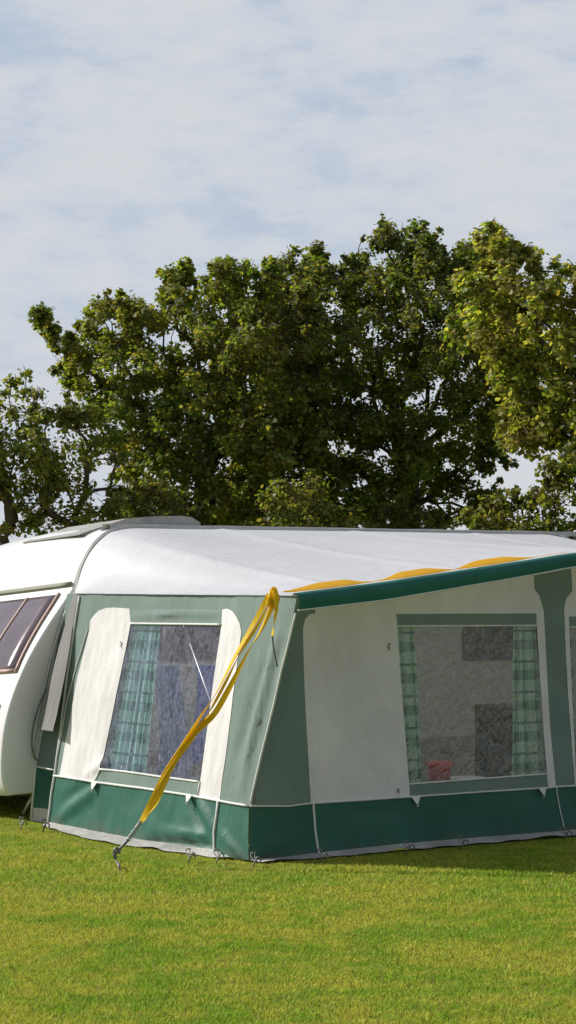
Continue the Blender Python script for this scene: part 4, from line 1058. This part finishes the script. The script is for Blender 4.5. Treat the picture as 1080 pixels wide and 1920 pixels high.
def blades(n, x0, x1, y0, y1, h, w):
    x = rng.uniform(x0, x1, n); y = rng.uniform(y0, y1, n)
    rx, ry = x - A.x, y - A.y; u = rx * d.x + ry * d.y; v = rx * e.x + ry * e.y
    keep = ~(((u > 0) & (u < W) & (v < .05) & (v > -.10 - .10 * np.sin(np.pi * u / W))) | ((u > .05) & (u < W - .05) & (v > .05) & (v < 2.9)) | ((v > .25) & (v < 2.4) & (u > .02 - .19 * np.sin(np.pi * (v - .2) / 2.3).clip(0, 1)) & (u < 1))); x, y = x[keep], y[keep]; n = len(x)
    cl = np.sin(x * 9.1 + np.sin(y * 7.3) * 2) * np.sin(y * 8.2 + np.sin(x * 5.1) * 2)
    u = (x - A.x) * d.x + (y - A.y) * d.y; v = (x - A.x) * e.x + (y - A.y) * e.y
    near = np.where((v > -.5) & (u > -.5), .5, 1.0)
    hh = near * h * rng.uniform(.5, 1.25, n) * (1 + .22 * cl); an = rng.uniform(0, 2 * np.pi, n); ww = w * rng.uniform(.6, 1.3, n)
    la = rng.uniform(0, 2 * np.pi, n); ll = hh * rng.uniform(.2, 1.1, n)
    lx, ly = np.cos(la) * ll, np.sin(la) * ll; sx, sy = np.cos(an) * ww, np.sin(an) * ww
    co = np.zeros((n, 5, 3)); co[:, 0] = np.stack([x - sx, y - sy, np.zeros(n) - .002], 1); co[:, 1] = np.stack([x + sx, y + sy, np.zeros(n) - .002], 1)
    co[:, 2] = np.stack([x + sx * .8 + lx * .4, y + sy * .8 + ly * .4, hh * .62], 1); co[:, 3] = np.stack([x + lx, y + ly, hh * .95], 1); co[:, 4] = np.stack([x - sx * .8 + lx * .4, y - sy * .8 + ly * .4, hh * .62], 1)
    return co
parts = [blades(330000, -3.2, 3.2, 7.6, 12.2, .019, .0019), blades(230000, -4.2, 4.2, 12.2, 18.0, .020, .0026), blades(60000, -8, -4.2, 6, 20, .026, .004), blades(60000, 4.2, 9, 6, 20, .026, .004)]
co = np.concatenate(parts); n = len(co); me = bpy.data.meshes.new('grass')
me.vertices.add(n * 5); me.vertices.foreach_set('co', co.reshape(-1).astype(np.float32)); me.loops.add(n * 5); me.loops.foreach_set('vertex_index', np.arange(n * 5, dtype=np.int32))
me.polygons.add(n); me.polygons.foreach_set('loop_start', np.arange(0, n * 5, 5, dtype=np.int32)); me.polygons.foreach_set('loop_total', np.full(n, 5, dtype=np.int32)); me.update()
gr_ = link('grass', me, grass_mat(), None, False); gr_['kind'] = 'stuff'; gr_['label'] = 'short yellow green mown grass in front of the awning'; gr_['category'] = 'grass'

# ------------------------------------------------------------------ SKY, SUN, CAMERA
EL = R(35); SH = V(-.95, .30, 0).normalized(); sun_to = V(SH.x * math.cos(EL), SH.y * math.cos(EL), math.sin(EL))
w = bpy.data.worlds.new('World'); scene.world = w; w.use_nodes = True; nt = w.node_tree; nt.nodes.clear()
out = nt.nodes.new('ShaderNodeOutputWorld'); bg = nt.nodes.new('ShaderNodeBackground'); bg.inputs[1].default_value = .1
sky = nt.nodes.new('ShaderNodeTexSky'); sky.sky_type = 'NISHITA'; sky.sun_disc = False; sky.sun_elevation = EL; sky.sun_rotation = math.atan2(SH.x, SH.y); sky.dust_density = 1.5
tc_ = nt.nodes.new('ShaderNodeTexCoord').outputs['Generated']
def nz(sc, scale, det, rough, dist=0):
    n = nd(nt, 'ShaderNodeTexNoise'); n.inputs['Scale'].default_value = scale; n.inputs['Detail'].default_value = det; n.inputs['Roughness'].default_value = rough; n.inputs['Distortion'].default_value = dist
    nt.links.new(mapping(nt, tc_, sc), n.inputs['Vector']); return n.outputs['Fac']
c1 = nz((5, 5, 17), 1.0, 5, .55, .4); c2 = nz((15, 15, 48), 1.0, 5, .62, .3); c3 = nz((40, 40, 105), 1.0, 4, .65)
f = math_n(nt, 'ADD', math_n(nt, 'MULTIPLY', c1, .46), math_n(nt, 'ADD', math_n(nt, 'MULTIPLY', c2, .33), math_n(nt, 'MULTIPLY', c3, .21)))
sep = nd(nt, 'ShaderNodeSeparateXYZ'); nt.links.new(tc_, sep.inputs[0])
f = math_n(nt, 'SUBTRACT', f, math_n(nt, 'MULTIPLY', sep.outputs[2], .28))
ccol = mixc(nt, ramp(nt, f, .36, .53), (5.2, 5.95, 7.0), (6.5, 6.75, 7.15))
skyblue = mixc(nt, .6, sky.outputs[0], (3.7, 4.7, 6.9))
msk = ramp(nt, f, .30, .46)
fin = mixc(nt, msk, mixc(nt, .5, skyblue, ccol), ccol)
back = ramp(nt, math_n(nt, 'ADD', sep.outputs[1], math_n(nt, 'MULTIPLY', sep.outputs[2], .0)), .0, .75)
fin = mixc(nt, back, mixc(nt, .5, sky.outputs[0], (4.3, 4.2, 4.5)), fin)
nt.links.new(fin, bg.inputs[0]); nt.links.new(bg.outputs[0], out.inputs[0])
sl = bpy.data.lights.new('sun', 'SUN'); sl.energy = 5; sl.angle = R(.6); sl.color = (1, .965, .905)
so = bpy.data.objects.new('sun', sl); COL.objects.link(so); so.rotation_euler = sun_to.to_track_quat('Z', 'Y').to_euler()
cam = bpy.data.cameras.new('camera'); co_ = bpy.data.objects.new('camera', cam); COL.objects.link(co_); scene.camera = co_
co_.location = CAM; co_.rotation_euler = (R(90), 0, 0); cam.sensor_fit = 'HORIZONTAL'; cam.sensor_width = 36; cam.lens = 36 * F / 1080
cam.shift_y = (HY - 960) / 1080; cam.clip_end = 4000; cam.clip_start = .1
scene.view_settings.view_transform = 'Standard'; scene.view_settings.look = 'None'; scene.view_settings.exposure = 0; scene.view_settings.gamma = 1
scene.render.resolution_x = 576; scene.render.resolution_y = 1024
scene.cycles.transparent_max_bounces = 12
